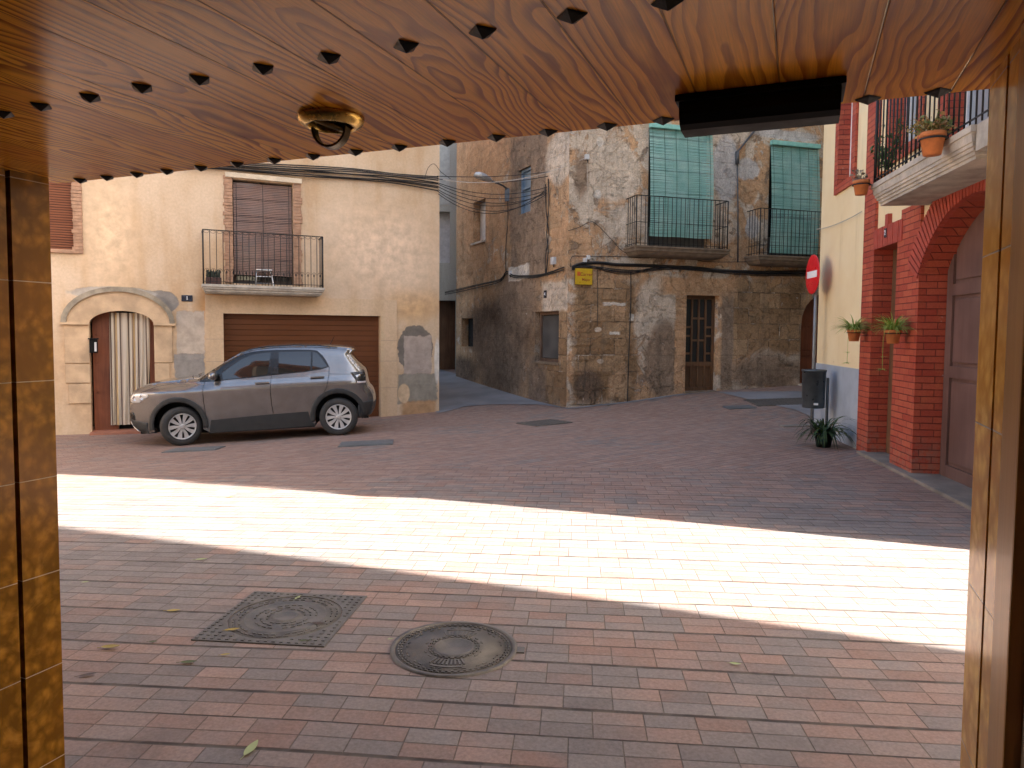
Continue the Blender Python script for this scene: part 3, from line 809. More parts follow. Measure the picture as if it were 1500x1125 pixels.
# ------------------------------------------------------------------ old house
def old_house():
    root = thing('old_house', 'old corner house with peeling ochre render and exposed stone', 'house', M=FF.m)
    H = 8.6
    # alley side
    F = FL; g = F.pt
    def rect(x0, y0, x1, y1, F=F):
        a = F.pt(x0, y0); b = F.pt(x1, y1); ya = F.pt(x1, y0)[1]; yb = F.pt(x0, y1)[1]
        zt = (a[1]+ya)/2; zb = (b[1]+yb)/2
        return [(a[0], zb), (b[0], zb), (b[0], zt), (a[0], zt)]
    w1 = rect(784, 456, 818, 530); w2 = rect(676, 466, 693, 508); w3 = rect(693, 294, 711, 354); w4 = rect(760, 246, 777, 312)
    W = -g(668, 500)[0]
    sp = [spotpx(F, 748, 205, 800, 400, 'box', 'cement', .08), spotpx(F, 680, 440, 790, 540, 'ell', 'dark', .35),
          spotpx(F, 672, 190, 740, 300, 'ell', 'orange', .3), spotpx(F, 730, 395, 790, 480, 'ell', 'cement', .35),
          spotpx(F, 775, 520, 815, 600, 'box', 'cement', .12), spotpx(F, 700, 480, 775, 590, 'ell', 'cement', .4),
          spotpx(F, 800, 440, 842, 600, 'box', 'stone', .15), spotpx(F, 800, 200, 845, 260, 'ell', 'pale', .15),
          spotpx(F, 795, 415, 842, 455, 'box', 'pale', .15), spotpx(F, 660, 520, 700, 570, 'ell', 'dark', .4),
          spotpx(F, 672, 300, 700, 420, 'ell', 'ochre', .3), spotpx(F, 745, 392, 775, 408, 'box', 'white', .1)]
    ml = m_old('peeling_alley_render', ('ochre', 'orange', 'pale', 'cement'), sp)
    b = MB(); b.slab([(-W, -1.5), (0, -1.5), (0, H), (-W, H)], [w1, w2, w3, w4], 0, .34); b.box(-W, -W+.34, .3405, 5, -1.5, H); b.build('alley_wall', ml, root, F)
    def inset(r, v, mat, name, d=.04):
        b = MB(); b.box(r[0][0], r[1][0], v, v+d, r[0][1], r[2][1]); return b.build(name, mat, root, F)
    wa = inset(w1, .20, M_['glassdark'], 'window')
    b = MB(); l, r_, z0, z1 = w1[0][0], w1[1][0], w1[0][1], w1[2][1]
    b.box(l, l+.06, .13, .199, z0, z1); b.box(r_-.06, r_, .13, .199, z0, z1); b.box(l+.06, r_-.06, .131, .198, z1-.07, z1); b.box(l+.06, r_-.06, .131, .198, z0, z0+.07)
    b.build('window_frame', M_['window_brown'], wa, F)
    b = MB(); b.box(l-.1, r_+.04, -.03, .13, z0-.06, z0-.001, bev=.01); b.build('window_sill', M_['oldstone'], wa, F)
    b = MB(); b.box(l+.02, r_-.02, .175, .196, z0+.08, z1-.09); b.build('mesh_screen', simple('dull_grey_screen', (.075, .072, .07), .7, var=.3, scale=3), wa, F)
    inset(w2, .22, M_['darkgap'], 'window')
    wo = inset(w3, .22, simple('white_shutter_board', (.55, .54, .52), .7), 'window')
    b = MB(); b.box(w3[0][0]-.06, w3[1][0]+.03, -.05, .10, w3[0][1]-.05, w3[0][1]-.001); b.build('window_sill', M_['stonebal'], wo, F)
    b = MB(); b.box(w3[1][0]-.07, w3[1][0], .10, .21, w3[0][1], w3[2][1]); b.build('window_frame', M_['olddoor'], wo, F)
    wo = inset(w4, .12, M_['bluepane'], 'window')
    b = MB(); l, r_, z0, z1 = w4[0][0], w4[1][0], w4[0][1], w4[2][1]
    b.box(l, l+.07, .07, .119, z0, z1); b.box(l+.07, r_, .071, .118, z1-.06, z1); b.box(l+.07, r_, .071, .118, (z0+z1)/2+.05, (z0+z1)/2+.09); b.build('window_frame', M_['bluepane'], wo, F)
    # front
    F = FF; g = F.pt
    l1, t1 = g(951, 186); r1, _ = g(1041, 190); bz1 = (g(935, 361, -.5)[1]+g(1068, 364, -.5)[1])/2
    l2, t2 = g(1128, 211); r2 = l2+1.30; bz2 = (g(1114, 374, -.5)[1]+g(1196, 376, -.5)[1])/2
    dl, dt = g(1006, 432); dr, _ = g(1054, 432); dg = F.ground((dl+dr)/2)
    a0 = g(1173, 500)[0]; a1 = a0+1.5; at_ = g(1190, 428)[1]; ag = F.ground(a0)
    W = 12.0
    sp = [spotpx(F, 842, 405, 930, 590, 'box', 'stone', .12), spotpx(F, 1070, 410, 1178, 520, 'box', 'stone', .18),
          spotpx(F, 935, 400, 1005, 500, 'ell', 'pale', .12), spotpx(F, 945, 470, 1000, 585, 'ell', 'cement', .18),
          spotpx(F, 968, 405, 1075, 434, 'box', 'ochre', .2), spotpx(F, 990, 430, 1006, 570, 'box', 'ochre', .12),
          spotpx(F, 858, 200, 940, 300, 'ell', 'pale', .12), spotpx(F, 1045, 195, 1080, 300, 'ell', 'blue', .15),
          spotpx(F, 1078, 230, 1112, 265, 'ell', 'blue', .12), spotpx(F, 1082, 260, 1110, 300, 'ell', 'ochre', .12),
          spotpx(F, 1092, 315, 1112, 350, 'ell', 'blue', .1), spotpx(F, 841, 222, 862, 292, 'ell', 'cement', .4),
          spotpx(F, 830, 385, 935, 410, 'box', 'orange', .3), spotpx(F, 890, 300, 935, 350, 'ell', 'pale', .25),
          spotpx(F, 1070, 520, 1175, 570, 'ell', 'cement', .3), spotpx(F, 1100, 185, 1200, 210, 'ell', 'blue', .2),
          spotpx(F, 842, 540, 880, 592, 'ell', 'dark', .3), spotpx(F, 892, 542, 925, 585, 'ell', 'orange', .25),
          spotpx(F, 1068, 345, 1110, 380, 'ell', 'ochre', .3), spotpx(F, 1058, 432, 1072, 575, 'box', 'cement', .2),
          spotpx(F, 875, 526, 884, 533, 'ell', 'pale', .2), spotpx(F, 871, 479, 881, 486, 'ell', 'pale', .2),
          spotpx(F, 884, 443, 916, 448, 'box', 'white', .2), spotpx(F, 893, 486, 908, 490, 'box', 'white', .2), spotpx(F, 922, 460, 928, 470, 'box', 'white', .2), spotpx(F, 895, 448, 915, 468, 'box', 'orange', .1),
          spotpx(F, 874, 200, 884, 215, 'ell', 'white', .12), spotpx(F, 870, 278, 880, 292, 'ell', 'white', .12)]
    mf = m_old('peeling_front_render', ('pale', 'ochre', 'cement', 'blue'), sp)
    arch = [(a0, -1.5), (a0, at_-.75)]+[(a0+.75-.75*math.cos(t), at_-.75+.75*math.sin(t)) for t in [k*math.pi/16 for k in range(1, 9)]]
    outer = [(0, -1.5), (dl, -1.5), (dl, dt), (dr, dt), (dr, -1.5), (a0, -1.5)]+arch[1:]+[(a1, at_), (a1, -1.5), (W, -1.5), (W, H), (0, H)]
    b = MB(); b.slab(outer, [[(l1, bz1), (r1, bz1), (r1, t1), (l1, t1)], [(l2, bz2), (r2, bz2), (r2, t2), (l2, t2)]], 0, .34)
    b.build('front_wall', mf, root, F)
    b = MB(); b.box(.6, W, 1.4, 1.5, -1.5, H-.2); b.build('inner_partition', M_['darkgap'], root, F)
    b = MB(); b.box(-.3, W, -.35, 8, H, H+.15); b.build('roof', M_['terracotta'], root, F)
    # corner stones standing slightly proud, uneven
    rng = random.Random(11); b = MB(); z = -.3
    for F_, n in ((FF, 0),):
        pass
    # exposed blocks as relief on the corner
    zz = g(900, 592)[1]
    for j in range(8):
        h = rng.uniform(.26, .36); x = rng.uniform(-.0, .1)
        ztop = zz+h-.02
        while x < 1.35-.1*abs(j-4):
            w = rng.uniform(.30, .62)
            if rng.random() < .72:
                d = rng.uniform(.006, .022); b.box(x+.012, x+w-.012, -d, .002, zz+.012, ztop, bev=.010)
            x += w
        zz += h
    b.build('exposed_stone_blocks', mf, root, F)
    # windows behind the blinds
    for (l, r_, z0, z1) in ((l1, r1, bz1, t1), (l2, r2, bz2, t2)):
        w = MB().box(l, r_, .22, .26, z0, z1).build('balcony_window', M_['glassdark'], root, F)
        b = MB(); b.box(l, l+.1, .15, .219, z0, z1); b.box(r_-.1, r_, .15, .219, z0, z1); b.box((l+r_)/2-.05, (l+r_)/2+.05, .15, .219, z0, z1)
        b.box(l+.1, (l+r_)/2-.05, .151, .218, z0, z0+.5); b.box((l+r_)/2+.05, r_-.1, .151, .218, z0, z0+.5)
        b.build('window_frame', simple('dull_window_wood', (.09, .085, .08), .7), w, F)
    # glazed wooden door
    v = .20; d = MB(); d.box(dl, dr, v+.03, v+.06, dg-.05, dt)
    W_, Hh = dr-dl, dt-dg
    for (a, c) in ((0, .07), (.93, 1)): d.box(dl+W_*a, dl+W_*c, v-.02, v+.029, dg, dt)
    d.box(dl+W_*.07, dr-W_*.07, v-.02, v+.028, dt-.08, dt); d.box(dl+W_*.07, dr-W_*.07, v-.012, v+.028, dg, dg+.10)
    d.box(dl+W_*.07, dr-W_*.07, v-.012, v+.028, dg+.58, dg+.68)
    for a in (.31, .52, .73): d.box(dl+W_*a-.02, dl+W_*a+.02, v-.012, v+.027, dg+.68, dt-.08); d.box(dl+W_*a-.02, dl+W_*a+.02, v-.012, v+.027, dg+.10, dg+.58)
    for (a, c, zz) in ((.07, .29, .85), (.33, .50, 1.15), (.54, .71, 1.15), (.75, .93, .85), (.33, .50, 1.65), (.54, .71, 1.65), (.07, .29, 1.25), (.75, .93, 1.25), (.07, .29, 1.45), (.75, .93, 1.45)):
        d.box(dl+W_*a, dl+W_*c, v-.010, v+.026, dg+zz, dg+zz+.045)
    do = d.build('glazed_door', M_['olddoor'], root, F)
    MB().box(dl+W_*.07, dr-W_*.07, v+.022, v+.031, dg+.68, dt-.08).build('pane', M_['glassdark'], do, F)
    MB().box(dl-.05, dr+.1, -.10, .3, dg-.4, dg+.02).build('door_step', M_['oldstone'], root, F)
    panel_door(F, root, a0, a1, ag, at_, .26, M_['doorwood'], 3, 2, 'arched_door')
    MB().box(a0-.05, a1, -.12, .3, ag-.5, ag+.03).build('door_step', M_['stonebal'], root, F)
    # balconies
    vf = -.55
    pro = [(0, 0), (0, .035), (.02, .05), (.03, .08), (.03, .10), (.07, .13), (.08, .15), (.13, .19), (.22, .20)]
    for (xa, xb, z, ya, yb, nm) in ((930, 1070, bz1, 288, 291, 1), (1112, None, bz2, 305, 308, 2)):
        u0 = g(xa, 362, vf)[0]; u1 = g(xb, 364, vf)[0] if xb else l2+1.55
        moulded_slab(F, root, u0, u1, vf, z, pro, M_['oldstone'])
        zt = (g(xa+3, ya, vf)[1]+g((xb or 1190)-3, yb, vf)[1])/2
        railing(F, root, u0+.05, u1-.05, vf+.05, z, zt, .105, .007, False, mid=(zt-.55 if nm == 1 else z+.22))
    # number plate on the alley side
    pu, pz = FL.pt(799, 431)
    pl = MB().box(pu-.065, pu+.065, -.016, .001, pz-.085, pz+.085, bev=.006).build('number_plate', M_['navy'], root, FL)
    text('digit', '4', .12, M_['white_text'], pl, FL, pu, -.0195, pz, bold=.002)
    # blinds (hang outside: things of their own)
    teal = Mat('teal_painted_slat'); n_ = teal.noise(2.5, 5, .6); tx, ty, tz = teal.xyz()
    tc = teal.mix(n_.ss(.35, .7), (.21, .44, .385), (.35, .56, .50)); tc = teal.mix(teal.white((tz/.022).floor(), 2.0)*.35, tc, (.11, .28, .25))
    teal = teal.out(tc, .6)
    z_low = g(1000, 348, -.12)[1]
    for (l, r_, z0, z1, lab) in ((l1-.02, r1+.02, z_low, t1-.03, 'teal slatted roller blind lifted clear of the floor above the left balcony'), (l2-.02, r2, bz2+.10, t2-.03, 'faded teal slatted blind hanging to the floor beside the yellow wall')):
        t = thing('slatted_blind', lab, 'blind', M=F.m @ Matrix.Translation((l, 0, z0)), group='teal blinds on the old house')
        o, c = blind('slats', F, t, l, r_, z0, z1, -.05, [teal], .022, .10, .005, 6)
        c.build('cord', simple('dark_green_cord', (.03, .09, .07), .8), t, F)
        MB().box(l, r_, -.12, -.02, z1, z1+.10, bev=.01).build('head_rail', simple('light_teal_rail', (.25, .56, .50), .5), t, F)
    return dict(root=root, l1=l1, r1=r1, bz1=bz1, l2=l2, r2=r2, bz2=bz2)
OH = old_house()
# ------------------------------------------------------------------ yellow and red house
def red_house():
    F = FR; g = F.pt
    root = thing('yellow_house', 'yellow house with red brick piers, arched entrance and stone balcony', 'house', M=F.m)
    U0 = g(1196, 450)[0]; U1 = 3.25; H = 15.5
    ul = g(1262, 450)[0]                                   # where the brickwork starts
    o1l, o1t = g(1281, 366); o1r = g(1313, 420)[0]
    pr = g(1345, 450)[0]                                   # arch opening starts
    gr_ = F.ground(0)
    pts = [g(1350, 385), g(1390, 338), g(1425, 318)]
    (x1, y1), (x2, y2), (x3, y3) = pts
    sp_z = g(1346, 400)[1]; half = 1.15; cu = pr+half; top = sp_z+.62
    # circle through spring points and crown
    rise = top-sp_z; Rr = (half*half+rise*rise)/(2*rise); cz = top-Rr; a0 = math.asin(half/Rr)
    def arcp(rad, a, n=20): return [(cu+rad*math.sin(-a+2*a*i/n), cz+rad*math.cos(-a+2*a*i/n)) for i in range(n+1)]
    inn = arcp(Rr, a0)
    win_l, win_b = g(1213, 274); win_l2, _ = g(1226, 265); wr_, wrb = g(1252, 250)
    # upper window (far), with red brick surround
    fwl = g(1229, 200)[0]; fwr = fwl+.62; fwb = g(1240, 262)[1]; fwt = fwb+1.55
    # balcony
    vf = -.52
    bl, bzb = g(1275, 304, vf); bzt = bzb+.24
    b1w_l = g(1305, 200)[0]; b1w_r = b1w_l+.75; b1t = bzt+2.1
    b2w_l = g(1385, 200)[0]; b2w_r = b2w_l+1.1
    outer = [(U0, -1.5), (o1l, -1.5), (o1l, o1t), (o1r, o1t), (o1r, -1.5), (pr, -1.5)]+inn+[(pr+2*half, -1.5), (U1, -1.5), (U1, H), (U0, H)]
    ym = Mat('yellow_render'); c = ym.mix(ym.noise(.9, 5, .6).ss(.3, .7), (.74, .585, .34), (.79, .66, .42))
    c = ym.mix(ym.noise(1.4, 5, .65, vec=ym.mapv(ym.obj(), (2, 2, .3))).ss(.55, .75)*.35, c, (.50, .38, .20)); xx, yy, zz_ = ym.xyz()
    c = ym.mix(ym.noise(9, 6, .7).ss(.66, .72)*(zz_.ss(1.2, 1.9, 1, 0)), c, (.42, .30, .17))
    ym = ym.out(c, .85, 0, ym.bump(ym.noise(70, 4), .003), spec=.2)
    holes = [[(fwl, fwb), (fwr, fwb), (fwr, fwt), (fwl, fwt)], [(b1w_l, bzt+.55), (b1w_r, bzt+.55), (b1w_r, b1t), (b1w_l, b1t)], [(b2w_l, bzt), (b2w_r, bzt), (b2w_r, b1t), (b2w_l, b1t)]]
    b = MB(); b.slab(outer, holes, .03, .40); b.build('wall', ym, root, F)
    # end wall and body; the house is a deep block, its far and near ends seen only by the light
    b = MB(); b.box(U0, U0+.3, .4001, 11, -1.5, H); b.box(U1-.3, U1, .4001, 11, -1.5, H); b.box(U0, U1, 10.7, 11.05, -1.5, H); b.build('end_wall', ym, root, F)
    b = MB(); b.box(U0-.3, U1, .03, 11, H, H+.15); b.build('roof', M_['terracotta'], root, F)
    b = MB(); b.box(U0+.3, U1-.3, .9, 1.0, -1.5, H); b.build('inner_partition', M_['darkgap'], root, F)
    # grey painted base
    gt = g(1203, 533)[1]; gt2 = g(1252, 540)[1]; gt = (gt+gt2)/2
    gm = simple('grey_blue_painted_base', (.33, .37, .42), .85, var=.12, scale=3, bump=.003, bscale=50)
    b = MB(); b.box(U0-.004, ul-.002, .018, .05, -1.5, gt); b.build('painted_base', gm, root, F)
    # brick piers, lintels, arch
    b = MB()
    topz = bzb+.06
    b.slab([(ul, -1.5), (o1l, -1.5), (o1l, o1t), (o1l, topz+3.2), (ul, topz+3.2)], [], -.005, .045)
    ltop = g(1290, 334)[1]
    b.slab([(o1r, -1.5), (pr, -1.5), (pr, sp_z), (pr-.02, topz), (o1r+.09, topz), (o1r+.09, ltop), (o1r, ltop), (o1r, o1t)], [], -.005, .045)
    # reveals
    b.box(o1l-.004, o1l+.002, -.004, .30, -1.5, o1t+.01); b.box(o1r-.002, o1r+.004, -.004, .30, -1.5, o1t+.01); b.box(pr-.004, pr+.002, -.004, .34, -1.5, sp_z)
    b.box(o1l, o1r, 0, .30, o1t-.004, o1t+.01)
    b.slab(arcp(Rr+.002, a0)+arcp(Rr-.004, a0)[::-1], [], -.004, .36)
    # window surrounds upstairs
    def surround(l, r_, z0, z1, w=.17):
        b.slab([(l-w, z0-.12), (r_+w, z0-.12), (r_+w, z1+.2), (l-w, z1+.2)], [[(l, z0), (r_, z0), (r_, z1), (l, z1)]], -.004, .045)
        b.box(l-.004, l+.002, -.004, .24, z0, z1)
    surround(fwl, fwr, fwb, fwt); surround(b1w_l, b1w_r, bzt+.55, b1t); 
    b.slab([(b2w_l-.2, bzt), (b2w_l, bzt), (b2w_l, b1t), (b2w_l-.2, b1t)], [], -.004, .045); b.box(b2w_l-.004, b2w_l+.002, -.004, .3, bzt, b1t)
    b.build('brick_pier', M_['redbrick'], root, F)
    # soldier course over the narrow door with stepped block
    b = MB()
    n = int((o1r-o1l+.16)/.055); u = o1l-.01; dm = simple('dark_red_mortar', (.12, .02, .018), .8); MB().box(o1l-.004, o1r+.14, -.008, .038, o1t+.002, ltop-.004).build('lintel_mortar', dm, root, F)
    for i in range(n):
        hh = ltop+(.13 if i in (n//2, n//2-1) else .0)
        b.box(u+.007, u+.050, -.016-.002*(i%3), .04, o1t-.003, hh, bev=.003); u += .055
    b.build('lintel', simple('red_painted_lintel_brick', (.37, .062, .040), .6, var=.2, scale=14, bump=.002), root, F)
    b = MB(); nv = 46
    MB().slab(arcp(Rr+.29, a0+.04, 30)+arcp(Rr+.0, a0+.04, 30)[::-1], [], -.010, .03).build('arch_mortar', dm, root, F)
    for i in range(nv):
        t0 = -a0-.05+(2*a0+.1)*i/nv; t1 = -a0-.05+(2*a0+.1)*(i+1)/nv; q = .008/Rr
        P = lambda r_, t: (cu+r_*math.sin(t), cz+r_*math.cos(t))
        b.slab([P(Rr-.006, t0+q), P(Rr-.006, t1-q), P(Rr+.30, t1-q), P(Rr+.30, t0+q)], [], -.02, .04)
    b.build('arch', simple('red_painted_arch_brick', (.37, .064, .040), .6, var=.22, scale=14, bump=.002), root, F)
    # doors
    o = MB().box(o1l+.003, o1r-.003, .22, .27, gr_-.2, o1t-.005).build('narrow_door', M_['olddoor'], root, F)
    zt = top+.05
    d = MB(); d.box(pr, pr+2*half, .30, .34, gr_-.1, zt)
    fr = .13; lw = half
    rows = [gr_+.16, gr_+1.12, gr_+1.95, top]
    for s in range(2):
        a = pr+s*lw+.02; c = a+lw-.03
        d.box(a, a+fr, .27, .299, gr_, zt); d.box(c-fr, c, .27, .299, gr_, zt)
        d.box(a+fr, c-fr, .271, .298, gr_, gr_+.16)
        for z in (gr_+1.08, gr_+1.93): d.box(a+fr, c-fr, .271, .298, z, z+.12)
        for (z0, z1) in ((gr_+.20, gr_+1.04), (gr_+1.24, gr_+1.89), (gr_+2.09, gr_+2.75)):
            d.box(a+fr+.03, c-fr-.03, .28, .299, z0, z1, bev=.01)
        d.box(a+fr, c-fr, .271, .298, gr_+2.79, zt)
    d.build('arched_door', M_['mauvedoor'], root, F)
    MB().box(o1l-.1, U1, -.10, .35, -.5, .035, bev=.01).build('threshold', M_['threshold'], root, F)
    # windows
    for (l, r_, z0, z1) in ((fwl, fwr, fwb, fwt), (b1w_l, b1w_r, bzt+.55, b1t), (b2w_l, b2w_r, bzt, b1t)):
        w = MB().box(l, r_, .20, .22, z0, z1).build('window', M_['glasspale'], root, F)
        b = MB(); b.box(l, l+.06, .16, .199, z0, z1); b.box(r_-.06, r_, .16, .199, z0, z1); b.box((l+r_)/2-.03, (l+r_)/2+.03, .16, .199, z0, z1)
        b.box(l+.06, r_-.06, .161, .198, z0, z0+.06); b.build('window_frame', M_['white'], w, F)
    # balcony: stone slab with moulding, painted plaster below
    bu1 = g(1421, 215, vf)[0]
    moulded_slab(F, root, bl, bu1, vf, bzt, [(0, 0), (0, .05), (.012, .055), (.02, .12), (.03, .125), (.03, .15), (.045, .155), (.045, .18), (.06, .185), (.06, .21), (.075, .215), (.075, .24)], M_['stonebal'])
    zt = bzt+1.05
    railing(F, root, bl+.02, U1-.05, vf+.03, bzt, zt, .095, .008)
    MB().box(bu1+.001, U1, vf+.04, .02, bzt-.2, bzt-.002).build('balcony_slab_end', M_['stonebal'], root, F)
    # number plate
    pu, pz = g(1300, 341)
    pl = MB().box(pu-.035, pu+.035, -.026, -.010, pz-.055, pz+.055, bev=.004).build('number_plate', M_['navy'], root, F)
    text('digit', '2', .08, M_['white_text'], pl, F, pu, -.0295, pz, bold=.0015)
    return dict(root=root, U0=U0, U1=U1, bl=bl, vf=vf, bzt=bzt, ul=ul, bzb=bzb, zt=zt, pr=pr, o1l=o1l, o1r=o1r, sp=sp_z, arch=pts, bu1=bu1, gt=gt)
RH = red_house()
print('RED', {k: (round(v, 2) if isinstance(v, float) else v) for k, v in RH.items() if k != 'root'})
# ------------------------------------------------------------------ our own doorway
def doorway_building():
    F = FO
    root = thing('doorway_building', 'building whose doorway with pine boarded soffit and amber tiled jambs frames the view', 'building', M=F.m)
    so = MB().box(-.05, OW+.05, -3.6, .065, CH, CH+.05).build('boarded_soffit', M_['soffit'], root, F)
    # jambs: two tile panels either side of a black track slot
    for s, u in ((-1, 0.0), (1, OW)):
        a, b_ = (u-.20, u) if s < 0 else (u, u+.20)
        tm = M_['tile'] if s < 0 else M_['tile_lit']  # right jamb: same tile, brighter colour standing in for light on it
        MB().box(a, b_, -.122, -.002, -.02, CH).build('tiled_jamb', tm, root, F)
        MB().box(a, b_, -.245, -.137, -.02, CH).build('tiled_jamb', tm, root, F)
        c, d = (u-.20, u-.03) if s < 0 else (u+.03, u+.20)
        MB().box(c, d, -.1365, -.1225, -.02, CH).build('shutter_track', M_['darkgap'], root, F)
        c, d = (u-.20, u+.012) if s < 0 else (u-.012, u+.20)
        MB().box(c, d, -.34, -.2455, -.02, CH, bev=.004).build('wooden_post', M_['lacq'], root, F)
        c, d = (u-.20, u-.01) if s < 0 else (u+.01, u+.20)
        MB().box(c, d, -3.6, -.3405, -.02, CH).build('inner_wall', M_['innerwall'], root, F)
    fac = m_plaster('own_front_render', (.50, .40, .28), (.56, .45, .32), (.42, .33, .23))
    b = MB(); b.slab([(-3.6, -.5), (-.2005, -.5), (-.2005, CH+.0505), (OW+.2005, CH+.0505), (OW+.2005, -.5), (OW+1.0, -.5), (OW+1.0, 6.2), (-3.6, 6.2)], [], -.30, -.001)
    b.build('front_wall', fac, root, F)
    MB().box(-3.6, OW+1.0, -8, -.3005, CH+.3, CH+.4).build('upper_floor', M_['innerwall'], root, F)
    MB().box(-.2, OW+.2, -3.7, -3.6005, -.02, CH).build('back_wall', M_['innerwall'], root, F)
    MB().box(-3.8, OW+1.2, -8, .35, 6.201, 6.35).build('roof', M_['terracotta'], root, F)
    # pyramid studs in two rows under the soffit: sub-parts
    def stud_mesh():
        b = MB(); s = .025
        p = [(-s, 0, 0), (0, -s, 0), (s, 0, 0), (0, s, 0)]; q = [(x*.86, y*.86, -.003) for x, y, z in p]
        P = [b.bm.verts.new(v) for v in p]; Q = [b.bm.verts.new(v) for v in q]; T = b.bm.verts.new((0, 0, -.013))
        b.bm.faces.new(P)
        for i in range(4): b.bm.faces.new((P[i], P[(i+1) % 4], Q[(i+1) % 4], Q[i])); b.bm.faces.new((Q[i], Q[(i+1) % 4], T))
        return b
    first = None
    pts = [(118,266),(157,262),(203,258),(249,254),(299,249),(350,243),(406,238),(465,233),(525,226),(590,220),(658,212),(730,205),(805,197),(890,187),(972,178),(1272,145),(1376,133)]
    pts2 = [(-40,172),(5,165),(60,154),(132,141),(208,127),(292,115),(385,99),(482,83),(595,66),(707,45),(838,22),(978,2)]
    us = []
    for k, (px, py) in enumerate(pts+pts2):
        d = ray(px, py-(3 if k < len(pts) else 0)); t = (CH-EYE)/d.z; w = Vector((d.x*t, d.y*t, CH)); q = F.loc(w)
        v = .045 if k < len(pts) else q.y
        M = F.m @ Matrix.Translation((q.x, v, CH-.0005))
        if first is None: first = stud_mesh().build('stud', M_['stud'], so, M)
        else: link(bpy.data.objects.new('stud', first.data), so, M)
        us.append((round(q.x, 2), round(q.y, 2)))
    print('STUDS', us)
    return root
doorway_building()
def ceil_pt(px, py):
    d = ray(px, py); t = (CH-EYE)/d.z; return FO.loc(Vector((d.x*t, d.y*t, CH)))
def ceiling_lamp():
    q = ceil_pt(485, 172)
    t = thing('ceiling_lamp', 'round brass recessed ceiling lamp with a tilted hoop under the boarded soffit', 'ceiling lamp', M=FO.m @ Matrix.Translation((q.x, q.y, CH)))
    MB().lathe([(.072, 0), (.074, -.004), (.070, -.013), (.058, -.021), (.051, -.022), (.049, -.018), (.049, -.001)], seg=48).build('ring', M_['brass'], t, smooth=True)
    MB().lathe([(0, -.003), (.049, -.003)], seg=32).build('lamp_well', M_['darkgap'], t)
    M = Matrix.Translation((0, 0, -.012)) @ Matrix.Rotation(R(12), 4, 'Z')
    b = MB()
    ring = []
    for k in range(25):
        a = math.pi+math.pi*k/24; c, s = math.cos(a), math.sin(a)
        ring.append([b.bm.verts.new(M @ Vector((c*r, y, s*r*1.1-.012))) for (r, y) in ((.041, -.016), (.041, .012), (.036, .012), (.036, -.016))])
    for p, q_ in zip(ring, ring[1:]):
        for i in range(4): b.bm.faces.new((p[i], p[(i+1) % 4], q_[(i+1) % 4], q_[i])).smooth = False
    b.build('hoop', simple('dark_bronze', (.06, .045, .02), .3, .9), t)
    MB().lathe([(0, 0), (.03, -.002), (.036, -.010), (.037, -.002), (.02, .004)], seg=24, M=Matrix.Translation((0, 0, -.012)) @ Matrix.Rotation(R(20), 4, 'Y')).build('lamp_cup', simple('dull_brass_cup', (.22, .16, .07), .35, .9), t, smooth=True)
ceiling_lamp()
def black_unit():
    a = ceil_pt(995, 139); b = ceil_pt(1229, 113)
    t = thing('door_air_unit', 'long matt black box fixed under the soffit at the right of the doorway', 'wall unit', M=FO.m @ Matrix.Translation((a.x, a.y, CH)))
    L = b.x-a.x+.005
    MB().box(-.008, L+.008, -.006, .115, -.014, -.0005, bev=.002).build('mounting_plate', M_['black'], t)
    m = MB()
    prof = [(0, -.0145), (0, -.040), (.012, -.056), (.028, -.063), (.085, -.063), (.100, -.055), (.108, -.04), (.108, -.0145)]
    A = [m.bm.verts.new((0, y, z)) for y, z in prof]; B = [m.bm.verts.new((L, y, z)) for y, z in prof]
    for i in range(len(prof)): m.bm.faces.new((A[i], A[(i+1) % len(prof)], B[(i+1) % len(prof)], B[i]))
    m.bm.faces.new(A); m.bm.faces.new(B[::-1])
    m.build('casing', M_['black'], t)
black_unit()
